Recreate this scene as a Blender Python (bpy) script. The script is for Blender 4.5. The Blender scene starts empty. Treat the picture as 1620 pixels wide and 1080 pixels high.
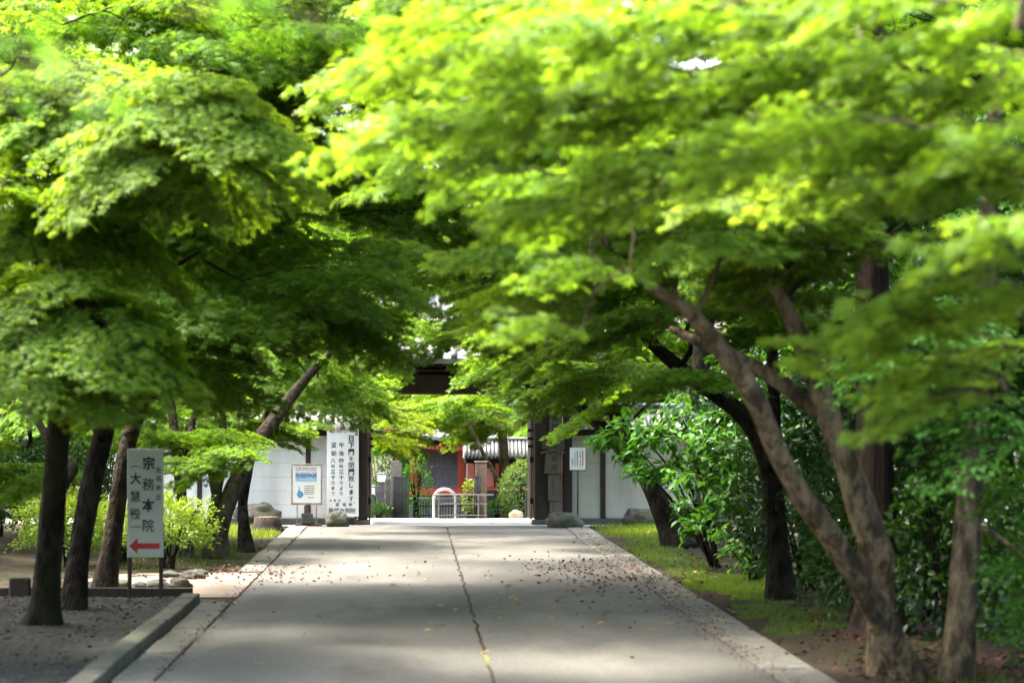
import bpy, math, random
import numpy as np
from mathutils import Vector, Matrix, Euler, noise

SC = bpy.context.scene
COL = SC.collection
R = math.radians

# ------------------------------------------------------------------ camera
CAM_Z, FPX, VX, VY = 2.2, 3825.0, 655.0, 662.0      # eye height, focal length and vanishing point in photo pixels (1620 x 1080)
cam = bpy.data.cameras.new('camera')
cam.sensor_width = 36.0
cam.lens = FPX * 36.0 / 1620.0
cam.shift_x = (810 - VX) / 1620.0
cam.shift_y = (VY - 540) / 1620.0
cam.clip_start, cam.clip_end = 0.3, 600
cam.dof.use_dof = True
cam.dof.focus_distance = 46.0
cam.dof.aperture_fstop = 1.8
cam_o = bpy.data.objects.new('camera', cam)
COL.objects.link(cam_o)
cam_o.location = (0, 0, CAM_Z)
cam_o.rotation_euler = (R(90), 0, 0)
SC.camera = cam_o

# ------------------------------------------------------------------ world, sun, exposure
TO_SUN = Vector((-0.40, 0.20, 0.88)).normalized()
SUN_EL = math.asin(TO_SUN.z)
SUN_AZ = math.atan2(TO_SUN.x, TO_SUN.y)
world = bpy.data.worlds.new('World')
SC.world = world
world.use_nodes = True
wn = world.node_tree
wn.nodes.clear()
sky = wn.nodes.new('ShaderNodeTexSky')
sky.sky_type = 'NISHITA'
sky.sun_disc = False
sky.sun_elevation = SUN_EL
sky.sun_rotation = SUN_AZ
sky.air_density = 1.0
sky.dust_density = 7.0
sky.ozone_density = 0.3
bg = wn.nodes.new('ShaderNodeBackground')
bg.inputs[1].default_value = 0.15
wo = wn.nodes.new('ShaderNodeOutputWorld')
wn.links.new(sky.outputs[0], bg.inputs[0])
wn.links.new(bg.outputs[0], wo.inputs[0])
sun = bpy.data.lights.new('sun', 'SUN')
sun.energy = 1.3
sun.angle = R(11.0)
sun.color = (1.0, 0.95, 0.86)
sun_o = bpy.data.objects.new('sun', sun)
COL.objects.link(sun_o)
sun_o.rotation_euler = TO_SUN.to_track_quat('Z', 'Y').to_euler()
SC.view_settings.view_transform = 'Standard'
SC.view_settings.look = 'None'
SC.view_settings.gamma = 1.0
SC.view_settings.exposure = 3.5
SC.render.engine = 'CYCLES'
SC.cycles.max_bounces = 12
SC.cycles.diffuse_bounces = 8
SC.cycles.transmission_bounces = 8
SC.cycles.glossy_bounces = 2
SC.cycles.caustics_reflective = False
SC.cycles.caustics_refractive = False
SC.cycles.sample_clamp_indirect = 4.0
SC.cycles.use_denoising = True

# ------------------------------------------------------------------ helpers
def at(px, py, Y):
    """point of the place that stands at depth Y under photo pixel (px, py)"""
    return Vector(((px - VX) / FPX * Y, Y, CAM_Z - (py - VY) / FPX * Y))

def depth(py):
    return CAM_Z * FPX / (py - VY)

def ground_z(x, y):
    z = 0.0
    if y > 53.3:
        z = CAM_Z - 0.0413 * min(y, 112.0) - 0.02
    return z

def tag(o, label=None, cat=None, group=None, kind=None):
    if label: o['label'] = label
    if cat: o['category'] = cat
    if group: o['group'] = group
    if kind: o['kind'] = kind
    return o

def empty(name, loc=(0, 0, 0), rz=0.0, parent=None):
    o = bpy.data.objects.new(name, None)
    o.empty_display_size = 0.2
    COL.objects.link(o)
    o.location = loc
    o.rotation_euler = (0, 0, rz)
    if parent: o.parent = parent
    return o

def link(name, me, parent=None, loc=(0, 0, 0), rot=(0, 0, 0), scale=(1, 1, 1)):
    o = bpy.data.objects.new(name, me)
    COL.objects.link(o)
    if parent: o.parent = parent
    o.location = loc
    o.rotation_euler = rot
    o.scale = scale
    return o

class MB:
    """collects boxes, tubes and sheets; build() makes them ONE mesh object"""
    def __init__(s):
        s.v, s.f, s.smooth = [], [], []
    def add(s, vs, fs, smooth=False):
        b = len(s.v)
        s.v += [tuple(q) for q in vs]
        s.f += [tuple(i + b for i in f) for f in fs]
        s.smooth += [smooth] * len(fs)
        return s
    def box(s, x0, x1, y0, y1, z0, z1, rot=None, ch=0.0):
        c = Vector(((x0 + x1) / 2, (y0 + y1) / 2, (z0 + z1) / 2))
        hx, hy, hz = abs(x1 - x0) / 2, abs(y1 - y0) / 2, abs(z1 - z0) / 2
        if ch <= 0:
            vs = [Vector((a * hx, b * hy, d * hz)) for d in (-1, 1) for a, b in ((-1, -1), (1, -1), (1, 1), (-1, 1))]
            fs = [(3, 2, 1, 0), (4, 5, 6, 7), (0, 1, 5, 4), (1, 2, 6, 5), (2, 3, 7, 6), (3, 0, 4, 7)]
        else:                                   # chamfered: eight-sided plan, bevelled top and bottom
            k = min(ch, hx * .9, hy * .9, hz * .9)
            def ring(i, z):
                a, b = hx - i, hy - i
                return [Vector(q) for q in ((-a + k, -b, z), (a - k, -b, z), (a, -b + k, z), (a, b - k, z),
                                            (a - k, b, z), (-a + k, b, z), (-a, b - k, z), (-a, -b + k, z))]
            vs = ring(k * .8, -hz) + ring(0, -hz + k) + ring(0, hz - k) + ring(k * .8, hz)
            fs = [tuple(reversed(range(8))), tuple(range(24, 32))]
            for r_ in range(3):
                for i in range(8):
                    j = (i + 1) % 8
                    fs.append((r_ * 8 + i, r_ * 8 + j, r_ * 8 + 8 + j, r_ * 8 + 8 + i))
        if rot is not None:
            m = rot if isinstance(rot, Matrix) else Euler(rot).to_matrix()
            vs = [m @ q for q in vs]
        return s.add([c + q for q in vs], fs)
    def tube(s, pts, rad, sides=10, cap=True, seed=0, rough=0.0, flare=0.0, smooth=True):
        pts = [Vector(p) for p in pts]
        n = len(pts)
        vs, fs = [], []
        up = Vector((0.31, 0.9, 0.2))
        L = 0.0
        for i, p in enumerate(pts):
            t = (pts[min(i + 1, n - 1)] - pts[max(i - 1, 0)]).normalized()
            if i: L += (p - pts[i - 1]).length
            a = t.cross(up)
            if a.length < .05: a = t.cross(Vector((1, 0, 0)))
            a.normalize()
            b = t.cross(a)
            for k in range(sides):
                th = 2 * math.pi * k / sides
                d = a * math.cos(th) + b * math.sin(th)
                r = rad[i]
                if flare: r *= 1 + flare * math.exp(-L / .28) * (0.75 + .6 * math.sin(th * 5 + seed) * math.sin(th * 2 + 1.7 * seed))
                if rough:
                    q = Vector((d.x * 1.6 + seed * 7.3, d.y * 1.6, L * 1.6))
                    r *= 1 + rough * noise.noise(q) + rough * .55 * noise.noise(q * 3.1)
                vs.append(p + d * r)
        for i in range(n - 1):
            for k in range(sides):
                k2 = (k + 1) % sides
                fs.append((i * sides + k, (i + 1) * sides + k, (i + 1) * sides + k2, i * sides + k2))
        if cap:
            fs.append(tuple(range(sides)))
            fs.append(tuple(reversed(range((n - 1) * sides, n * sides))))
        return s.add(vs, fs, smooth)
    def cyl(s, c, r, h, sides=16, r2=None):
        c = Vector(c)
        return s.tube([c, c + Vector((0, 0, h))], [r, r if r2 is None else r2], sides, smooth=False)
    def build(s, name, mat, parent=None, loc=(0, 0, 0), rot=(0, 0, 0)):
        me = bpy.data.meshes.new(name)
        me.from_pydata(s.v, [], s.f)
        me.polygons.foreach_set('use_smooth', s.smooth)
        me.update()
        for m in (mat if isinstance(mat, (list, tuple)) else [mat]):
            me.materials.append(m)
        return link(name, me, parent, loc, rot)

def spline(pts, step=.15):
    """Catmull-Rom through (point, radius) pairs"""
    P = [Vector(p) for p, r in pts]
    Q = [r for p, r in pts]
    P = [P[0] * 2 - P[1]] + P + [P[-1] * 2 - P[-2]]
    Q = [Q[0]] + Q + [Q[-1]]
    op, orr = [], []
    for i in range(1, len(P) - 2):
        n = max(2, int((P[i + 1] - P[i]).length / step))
        for k in range(n):
            t = k / n
            a, b, c, d = P[i - 1], P[i], P[i + 1], P[i + 2]
            op.append(.5 * ((2 * b) + (c - a) * t + (2 * a - 5 * b + 4 * c - d) * t * t + (3 * b - a - 3 * c + d) * t ** 3))
            orr.append(Q[i] * (1 - t) + Q[i + 1] * t)
    op.append(P[-2]); orr.append(Q[-2])
    return op, orr

# ------------------------------------------------------------------ materials
def nodes(name):
    m = bpy.data.materials.new(name)
    m.use_nodes = True
    nt = m.node_tree
    nt.nodes.clear()
    out = nt.nodes.new('ShaderNodeOutputMaterial')
    return m, nt, out

def surf(name, c1, c2=None, scale=6.0, rough=.8, bump=.0, bscale=None, stretch=(1, 1, 1), c3=None, c3scale=1.5, c3amt=(.5, .7), spec=.3, coords='Object', speck=0.0, bdist=.03, metal=0.0, detail=6.0, ramp=(.32, .68)):
    """principled surface: two tones broken by noise, an optional third tone in larger patches, noise bump"""
    m, nt, out = nodes(name)
    N, Lk = nt.nodes, nt.links.new
    p = N.new('ShaderNodeBsdfPrincipled')
    Lk(p.outputs[0], out.inputs[0])
    p.inputs['Roughness'].default_value = rough
    p.inputs['Metallic'].default_value = metal
    p.inputs['Specular IOR Level'].default_value = spec
    tc = N.new('ShaderNodeTexCoord')
    mp = N.new('ShaderNodeMapping')
    mp.inputs['Scale'].default_value = stretch
    Lk(tc.outputs[coords], mp.inputs[0])
    n1 = N.new('ShaderNodeTexNoise')
    n1.inputs['Scale'].default_value = scale
    n1.inputs['Detail'].default_value = detail
    n1.inputs['Roughness'].default_value = .62
    Lk(mp.outputs[0], n1.inputs['Vector'])
    rp = N.new('ShaderNodeValToRGB')
    rp.color_ramp.elements[0].position, rp.color_ramp.elements[1].position = ramp
    rp.color_ramp.elements[0].color = (*c1, 1)
    rp.color_ramp.elements[1].color = (*(c2 or c1), 1)
    Lk(n1.outputs['Fac'], rp.inputs[0])
    col = rp.outputs[0]
    if c3:
        n2 = N.new('ShaderNodeTexNoise')
        n2.inputs['Scale'].default_value = c3scale
        n2.inputs['Detail'].default_value = 5
        Lk(mp.outputs[0], n2.inputs['Vector'])
        r2 = N.new('ShaderNodeValToRGB')
        r2.color_ramp.elements[0].position, r2.color_ramp.elements[1].position = c3amt
        r2.color_ramp.elements[0].color = (0, 0, 0, 1)
        r2.color_ramp.elements[1].color = (1, 1, 1, 1)
        Lk(n2.outputs['Fac'], r2.inputs[0])
        mx = N.new('ShaderNodeMixRGB')
        mx.inputs[2].default_value = (*c3, 1)
        Lk(r2.outputs[0], mx.inputs[0])
        Lk(col, mx.inputs[1])
        col = mx.outputs[0]
    if speck:                                   # fine grit and dirt in the surface itself
        n4 = N.new('ShaderNodeTexNoise')
        n4.inputs['Scale'].default_value = 42
        n4.inputs['Detail'].default_value = 3
        Lk(tc.outputs[coords], n4.inputs['Vector'])
        r4 = N.new('ShaderNodeMapRange')
        r4.inputs[1].default_value, r4.inputs[2].default_value = .3, .7
        r4.inputs[3].default_value, r4.inputs[4].default_value = 1 - speck, 1 + speck
        Lk(n4.outputs['Fac'], r4.inputs[0])
        m4 = N.new('ShaderNodeMixRGB'); m4.blend_type = 'MULTIPLY'; m4.inputs[0].default_value = 1
        Lk(col, m4.inputs[1]); Lk(r4.outputs[0], m4.inputs[2])
        col = m4.outputs[0]
    Lk(col, p.inputs['Base Color'])
    if bump:
        n3 = N.new('ShaderNodeTexNoise')
        n3.inputs['Scale'].default_value = bscale or scale * 3
        n3.inputs['Detail'].default_value = 8
        Lk(mp.outputs[0], n3.inputs['Vector'])
        b = N.new('ShaderNodeBump')
        b.inputs['Strength'].default_value = bump
        b.inputs['Distance'].default_value = bdist
        Lk(n3.outputs['Fac'], b.inputs['Height'])
        Lk(b.outputs[0], p.inputs['Normal'])
    return m

def leaf_mat(name, dark, light, transl=.45, gloss=.12, trans_col=None, grough=.4):
    """leaf blade: diffuse front, light passing through, faint sheen; tone varies leaf by leaf and spray by spray"""
    m, nt, out = nodes(name)
    N, Lk = nt.nodes, nt.links.new
    at_ = N.new('ShaderNodeAttribute'); at_.attribute_name = 'tint'
    oi = N.new('ShaderNodeObjectInfo')
    rp = N.new('ShaderNodeMixRGB')
    rp.inputs[1].default_value = (*dark, 1); rp.inputs[2].default_value = (*light, 1)
    Lk(at_.outputs['Fac'], rp.inputs[0])
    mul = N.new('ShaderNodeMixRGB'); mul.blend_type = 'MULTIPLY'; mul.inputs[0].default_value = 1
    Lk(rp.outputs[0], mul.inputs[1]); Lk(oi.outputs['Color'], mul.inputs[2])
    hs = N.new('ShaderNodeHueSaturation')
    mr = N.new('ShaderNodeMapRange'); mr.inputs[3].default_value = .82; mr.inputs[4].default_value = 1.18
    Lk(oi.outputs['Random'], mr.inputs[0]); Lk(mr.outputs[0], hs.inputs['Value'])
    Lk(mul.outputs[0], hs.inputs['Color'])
    d = N.new('ShaderNodeBsdfDiffuse'); Lk(hs.outputs[0], d.inputs[0])
    t = N.new('ShaderNodeBsdfTranslucent')
    tm = N.new('ShaderNodeMixRGB'); tm.blend_type = 'MULTIPLY'; tm.inputs[0].default_value = 1
    tm.inputs[2].default_value = (*(trans_col or (1.45, 1.3, .5)), 1)
    Lk(hs.outputs[0], tm.inputs[1]); Lk(tm.outputs[0], t.inputs[0])
    mx = N.new('ShaderNodeMixShader'); mx.inputs[0].default_value = transl
    Lk(d.outputs[0], mx.inputs[1]); Lk(t.outputs[0], mx.inputs[2])
    g = N.new('ShaderNodeBsdfGlossy'); g.inputs['Roughness'].default_value = grough
    g.inputs[0].default_value = (.9, .95, 1, 1)
    fr = N.new('ShaderNodeLayerWeight'); fr.inputs[0].default_value = .25
    fm = N.new('ShaderNodeMath'); fm.operation = 'MULTIPLY_ADD'
    fm.inputs[1].default_value = gloss; fm.inputs[2].default_value = gloss * .35
    Lk(fr.outputs['Fresnel'], fm.inputs[0])
    m2 = N.new('ShaderNodeMixShader')
    Lk(fm.outputs[0], m2.inputs[0]); Lk(mx.outputs[0], m2.inputs[1]); Lk(g.outputs[0], m2.inputs[2])
    Lk(m2.outputs[0], out.inputs[0])
    return m

M = {}
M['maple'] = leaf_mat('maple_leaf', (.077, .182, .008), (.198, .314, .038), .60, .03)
M['broad'] = leaf_mat('broad_leaf', (.045, .115, .007), (.10, .20, .018), .5, .04)
M['ever'] = leaf_mat('evergreen_leaf', (.010, .040, .003), (.034, .094, .008), .35, .07, grough=.35)
M['bigleaf'] = leaf_mat('soft_green_leaf', (.040, .135, .012), (.095, .235, .035), .42, .04)
M['azalea'] = leaf_mat('azalea_leaf', (.10, .20, .012), (.22, .32, .03), .45, .05)
M['grass'] = leaf_mat('grass_blade', (.07, .145, .012), (.17, .25, .035), .4, .05)
M['dry'] = surf('dry_leaf', (.055, .022, .014), (.17, .07, .035), 9, .85)
M['bark'] = surf('bark_grey_brown', (.02, .0155, .011), (.062, .048, .033), 9, .95, 1.0, 22, (1, 1, .45), c3=(.032, .038, .015), c3scale=1.6, c3amt=(.52, .72), spec=.15, bdist=.08, ramp=(.40, .60))
M['bark_dark'] = surf('bark_dark', (.006, .0048, .0038), (.027, .021, .016), 9, .95, 1.0, 20, (1, 1, .4), c3=(.022, .026, .011), c3scale=1.5, c3amt=(.5, .75), spec=.12, bdist=.08, ramp=(.40, .60))
M['bark_pale'] = surf('bark_pale', (.052, .039, .022), (.20, .153, .092), 9, .95, 1.0, 22, (1, 1, .45), c3=(.035, .030, .018), c3scale=3.2, c3amt=(.5, .62), spec=.15, bdist=.08, ramp=(.40, .60))
M['bark_cedar'] = surf('bark_cedar', (.016, .011, .009), (.052, .034, .026), 12, .95, 1.0, 16, (1, 1, .07), spec=.1, bdist=.08, ramp=(.40, .60))
M['concrete'] = surf('road_concrete', (.076, .074, .066), (.128, .124, .110), 1.6, .9, .35, 60, (1, .35, 1), speck=.34, c3=(.058, .056, .050), c3scale=.8, c3amt=(.48, .68), spec=.25)
M['border'] = surf('border_stone', (.085, .083, .072), (.155, .15, .13), 7, .92, .6, 45, speck=.25, c3=(.12, .12, .10), c3scale=1.2, c3amt=(.5, .75))
M['kerb'] = surf('kerb_stone', (.05, .05, .04), (.10, .098, .08), 6, .92, .7, 30, speck=.3, c3=(.10, .11, .06), c3scale=1.2, c3amt=(.5, .75))
M['earth'] = surf('earth', (.014, .0105, .008), (.055, .041, .029), 6.5, .98, 1.0, 26, speck=.5, c3=(.035, .042, .016), c3scale=.5, c3amt=(.48, .68), spec=.1)
M['gravel_bed'] = surf('gravel_bed', (.0105, .0105, .0098), (.027, .0265, .025), 28, .95, .8, 60, c3=(.05, .045, .03), c3scale=.7)
M['pebble'] = surf('pebble', (.014, .0138, .013), (.07, .068, .063), 14, .85, .2, 60)
M['path'] = surf('side_path', (.15, .123, .096), (.22, .183, .147), 3, .95, .4, 50, spec=.2)
M['court'] = surf('court_gravel', (.58, .57, .54), (.70, .685, .65), 20, .95, .4, 60, spec=.2)
M['moss'] = surf('joint_moss', (.022, .015, .010), (.045, .031, .02), 5, .98, .5, 60, c3=(.16, .20, .03), c3scale=.35, c3amt=(.6, .68))
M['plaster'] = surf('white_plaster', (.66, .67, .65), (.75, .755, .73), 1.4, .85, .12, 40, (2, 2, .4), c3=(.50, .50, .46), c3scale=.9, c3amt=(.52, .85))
M['plaster_dim'] = surf('shaded_plaster', (.36, .35, .28), (.44, .425, .35), 1.4, .85, .12, 40, (2, 2, .4), c3=(.27, .265, .205), c3scale=.9, c3amt=(.5, .85))  # white plaster darkened, shade under the trees put into its colour
M['wood_dark'] = surf('dark_timber', (.018, .012, .009), (.045, .029, .021), 8, .7, .3, 30, (6, 6, .5), spec=.3)
M['wood_mid'] = surf('weathered_timber', (.05, .036, .026), (.11, .08, .058), 8, .8, .35, 30, (7, 7, .5))
M['wood_pale'] = surf('grey_timber', (.09, .073, .055), (.165, .137, .106), 8, .85, .3, 30, (8, 8, .5))
M['wood_grey'] = surf('silvered_timber', (.07, .067, .064), (.13, .125, .12), 8, .85, .3, 30, (8, 8, .5))
M['tile'] = surf('roof_tile', (.10, .105, .11), (.20, .205, .21), 9, .5, .15, 40, spec=.5)
M['stone'] = surf('grey_stone', (.05, .05, .043), (.115, .112, .098), 5, .9, .7, 20, c3=(.10, .105, .075), c3scale=2.2, c3amt=(.5, .7))
M['rock'] = surf('mossy_rock', (.03, .03, .026), (.10, .097, .087), 4, .92, 1.0, 13, c3=(.06, .075, .03), c3scale=2.0, c3amt=(.5, .68))
M['rock_pale'] = surf('ochre_rock', (.14, .115, .07), (.24, .2, .13), 5, .9, .6, 20)
M['white_board'] = surf('painted_white_board', (.74, .76, .77), (.80, .81, .81), 1.5, .55, .02, 30, c3=(.68, .69, .68), c3scale=1.1, c3amt=(.55, .85))
M['sign_board'] = surf('painted_grey_board', (.36, .40, .37), (.43, .46, .43), 1.2, .6, .02, 30)
M['ink'] = surf('black_ink', (.012, .010, .02), (.03, .026, .04), 8, .6)
M['ink_soft'] = surf('faded_ink', (.035, .032, .035), (.08, .072, .07), 10, .7)
M['red_paint'] = surf('red_lettering', (.42, .025, .02), (.52, .05, .035), 6, .6)
M['arrow_red'] = surf('arrow_red', (.33, .028, .03), (.42, .045, .04), 4, .6)
M['rust'] = surf('rusty_steel', (.16, .085, .06), (.42, .37, .33), 5, .7, .3, 30)
M['paper'] = surf('paper', (.80, .79, .74), (.86, .85, .81), 2, .5)
M['steel'] = surf('galvanised_steel', (.20, .215, .225), (.27, .285, .295), 6, .45, .05, 40, metal=.2)
M['iron'] = surf('black_iron', (.008, .010, .012), (.018, .021, .024), 6, .6, spec=.15)
M['vermilion'] = surf('vermilion_paint', (.30, .045, .024), (.40, .07, .036), 3, .6)
M['vermilion_pale'] = surf('faded_vermilion', (.42, .12, .08), (.50, .16, .11), 3, .65)
M['navy'] = surf('blue_black_panel', (.010, .018, .034), (.022, .034, .055), 3, .5)
M['lattice'] = surf('dark_lattice', (.11, .105, .11), (.16, .15, .155), 5, .65)
M['dark_void'] = surf('shadowed_boarding', (.012, .012, .014), (.02, .02, .022), 5, .8)
M['brown_metal'] = surf('brown_painted_metal', (.06, .032, .028), (.10, .055, .045), 6, .5)
M['stump'] = surf('stump_bark', (.008, .006, .005), (.026, .019, .014), 10, .95, 1.0, 18, (1, 1, .2))
# ------------------------------------------------------------------ the setting
def sheet(name, mat, xs, ys, zf, parent=None, kind='structure', label=None):
    mb = MB()
    nx, ny = len(xs), len(ys)
    vs = [(x, y, zf(x, y)) for y in ys for x in xs]
    fs = [(j * nx + i, j * nx + i + 1, (j + 1) * nx + i + 1, (j + 1) * nx + i) for j in range(ny - 1) for i in range(nx - 1)]
    mb.add(vs, fs, True)
    o = mb.build(name, mat, parent)
    if kind and not parent: o['kind'] = kind
    if label: o['label'] = label
    return o

def lin(a, b, n): return [a + (b - a) * i / (n - 1) for i in range(n)]

def earth_z(x, y):
    z = ground_z(x, y) - .012
    if -2.9 < x < 3.7 and y < 52 or y > 49.2: return z
    d = max(0.0, (-2.9 - x) if x < 0 else (x - 3.7))
    w = min(1.0, d / .8)
    return z + w * (.035 * noise.noise(Vector((x * .9, y * .9, 0))) + .02 * noise.noise(Vector((x * 3, y * 3, 5)))) + min(.10, d * .02) * w

ys = lin(-30, 4, 12)[:-1] + lin(4, 54, 140)[:-1] + lin(54, 112, 40)[:-1] + lin(112, 300, 8)
xs = lin(-160, -14, 8)[:-1] + lin(-14, 14, 90)[:-1] + lin(14, 160, 8)
sheet('ground', M['earth'], xs, ys, earth_z, label='bare brown earth under the maples on both sides of the lane')

RXL, RXC, RXR = -2.16, .66, 3.03
def jag(y, a): return a * noise.noise(Vector((y * 1.7, a * 31, 2))) + a * .5 * noise.noise(Vector((y * 6, a * 17, 9)))
road = empty('road'); tag(road, 'pale concrete lane with a dark lengthwise joint running to the gate', None, None, 'structure')
def slab(side):
    mb = MB()
    yy = lin(-6, 49.3, 300)
    vs, fs = [], []
    nx = 6
    for y in yy:
        j = RXC + jag(y, .034)
        a, b = (RXL + .008, j - .017) if side < 0 else (j + .017, RXR - .008)
        for i in range(nx):
            t = i / (nx - 1)
            edge = i in (0, nx - 1)
            vs.append((a + (b - a) * t, y, .020 + .004 * noise.noise(Vector((t * 3 + side, y * .4, 0))) - (.006 if edge else 0)))
    for j in range(len(yy) - 1):
        for i in range(nx - 1):
            fs.append((j * nx + i, j * nx + i + 1, (j + 1) * nx + i + 1, (j + 1) * nx + i))
    mb.add(vs, fs, True)
    return mb.build('slab', M['concrete'], road)
slab(-1); slab(1)
mb = MB()
yy = lin(-6, 49.3, 300)
vs = []
for y in yy:
    j = RXC + jag(y, .034)
    vs += [(j - .06, y, .006), (j + .06, y, .006)]
mb.add(vs, [(2 * i, 2 * i + 1, 2 * i + 3, 2 * i + 2) for i in range(len(yy) - 1)])
mb.build('joint', M['moss'], road)

rnd = random.Random(5)
def stones(name, label, mat, x0, x1, ya, yb, z0, z1, length, gap, skip=None):
    root = empty(name)
    tag(root, label, None, None, 'structure')
    y = ya
    while y < yb - .2:
        l = min(length * rnd.uniform(.9, 1.1), yb - y)
        if not (skip and skip[0] < y + l / 2 < skip[1]):
            dx, dz = rnd.uniform(-.012, .012), rnd.uniform(-.006, .006)
            MB().box(x0 + dx, x1 + dx, y + gap, y + l - gap, z0, z1 + dz, ch=.012).build('stone', mat, root)
        y += l
    return root
stones('border_paving', 'flush grey stone border beside the lane on the direction sign side', M['border'], -2.52, RXL - .006, -5, 49.2, -.06, .026, 1.2, .004, (28.9, 34.6))
stones('border_paving', 'flush grey stone border of the lane on the side of the leafy shrubs', M['border'], RXR + .006, 3.50, -5, 49.2, -.06, .026, 1.5, .003)
stones('kerb', 'raised grey stone kerb along the dark gravel bed', M['kerb'], -2.75, -2.545, 4, 28.8, -.06, .125, 1.6, .003)

sheet('gravel_bed', M['gravel_bed'], lin(-12, -2.77, 60), lin(6, 29.35, 110),
      lambda x, y: .03 + .012 * noise.noise(Vector((x * 2, y * 2, 3))) + .10 * max(0, min(1, (-x - 4) / 5)) * (.5 + .5 * noise.noise(Vector((x * .5, y * .4, 7)))),
      label='dark gravel bed inside the raised kerb')
sheet('side_path', M['path'], lin(-16, RXL - .03, 60), lin(29.75, 34.5, 20),
      lambda x, y: (.012 + .006 * noise.noise(Vector((x, y, 4)))) * (1 if 30 < y < 34.3 and x < -2.4 else .45), label='pale dirt path turning off the lane behind the direction sign')
sheet('court', M['court'], lin(-14, 18, 30), lin(49.34, 54.4, 14),
      lambda x, y: ground_z(x, y) + .006 + .012 * noise.noise(Vector((x * .6, y, 8))), label='sunlit white gravel court beyond the gate')

# ------------------------------------------------------------------ leaf meshes
def star(w=.13):
    V, F = [(0, 0, 0)], []
    for ang, ln in ((0, 1.0), (42, .92), (-42, .92), (84, .68), (-84, .68)):
        a = R(ang)
        d = (math.sin(a), math.cos(a)); q = (d[1], -d[0])
        b = len(V)
        V += [(d[0] * ln * .42 + q[0] * w, d[1] * ln * .42 + q[1] * w, .03), (d[0] * ln, d[1] * ln, -.10 * ln), (d[0] * ln * .42 - q[0] * w, d[1] * ln * .42 - q[1] * w, .03)]
        F += [(0, b, b + 1), (0, b + 1, b + 2)]
    return np.array(V), np.array(F)
def oval(w=.26, fold=.07):
    V = [(0, 0, 0), (w, .38, fold), (w * .7, .72, fold * .5), (0, 1, -.12), (-w * .7, .72, fold * .5), (-w, .38, fold), (0, .5, 0)]
    F = [(0, 1, 6), (1, 2, 6), (2, 3, 6), (3, 4, 6), (4, 5, 6), (5, 0, 6)]
    return np.array(V), np.array(F)
STAR, OVAL, OVALN = star(.10), oval(), oval(.17)

def unit(a): return a / np.maximum(np.linalg.norm(a, axis=1, keepdims=True), 1e-9)

def leaf_mesh(name, pos, dr, nr, size, tint, tpl, mats, extra=None):
    """one mesh of many leaf blades (each oriented by its own direction and normal); extra = MB of twigs with material slot 1"""
    V, F = tpl
    n, k = len(pos), len(V)
    d = unit(dr); nn = unit(nr - d * (nr * d).sum(1, keepdims=True)); x = np.cross(d, nn)
    P = pos[:, None, :] + size[:, None, None] * (x[:, None, :] * V[None, :, 0:1] + d[:, None, :] * V[None, :, 1:2] + nn[:, None, :] * V[None, :, 2:3])
    P = P.reshape(-1, 3)
    T = (F[None] + (np.arange(n) * k)[:, None, None]).reshape(-1, 3)
    nf = len(T)
    loops = T.reshape(-1)
    starts = np.arange(nf) * 3
    tot = np.full(nf, 3)
    matid = np.zeros(nf, np.int32)
    tv = np.repeat(tint, k)
    if extra and extra.v:
        b = len(P)
        P = np.vstack([P, np.array(extra.v)])
        lens = np.array([len(f) for f in extra.f])
        lp = np.array([i for f in extra.f for i in f]) + b
        st = len(loops) + np.concatenate([[0], np.cumsum(lens)[:-1]])
        loops = np.concatenate([loops, lp]); starts = np.concatenate([starts, st]); tot = np.concatenate([tot, lens])
        matid = np.concatenate([matid, np.ones(len(lens), np.int32)])
        tv = np.concatenate([tv, np.zeros(len(extra.v))])
    me = bpy.data.meshes.new(name)
    me.vertices.add(len(P)); me.vertices.foreach_set('co', P.astype(np.float32).ravel())
    me.loops.add(len(loops)); me.loops.foreach_set('vertex_index', loops.astype(np.int32))
    me.polygons.add(len(starts)); me.polygons.foreach_set('loop_start', starts.astype(np.int32)); me.polygons.foreach_set('loop_total', tot.astype(np.int32))
    me.polygons.foreach_set('material_index', matid)
    me.update(calc_edges=True)
    a = me.attributes.new('tint', 'FLOAT', 'POINT')
    a.data.foreach_set('value', tv.astype(np.float32))
    for m in mats: me.materials.append(m)
    return me

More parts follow.
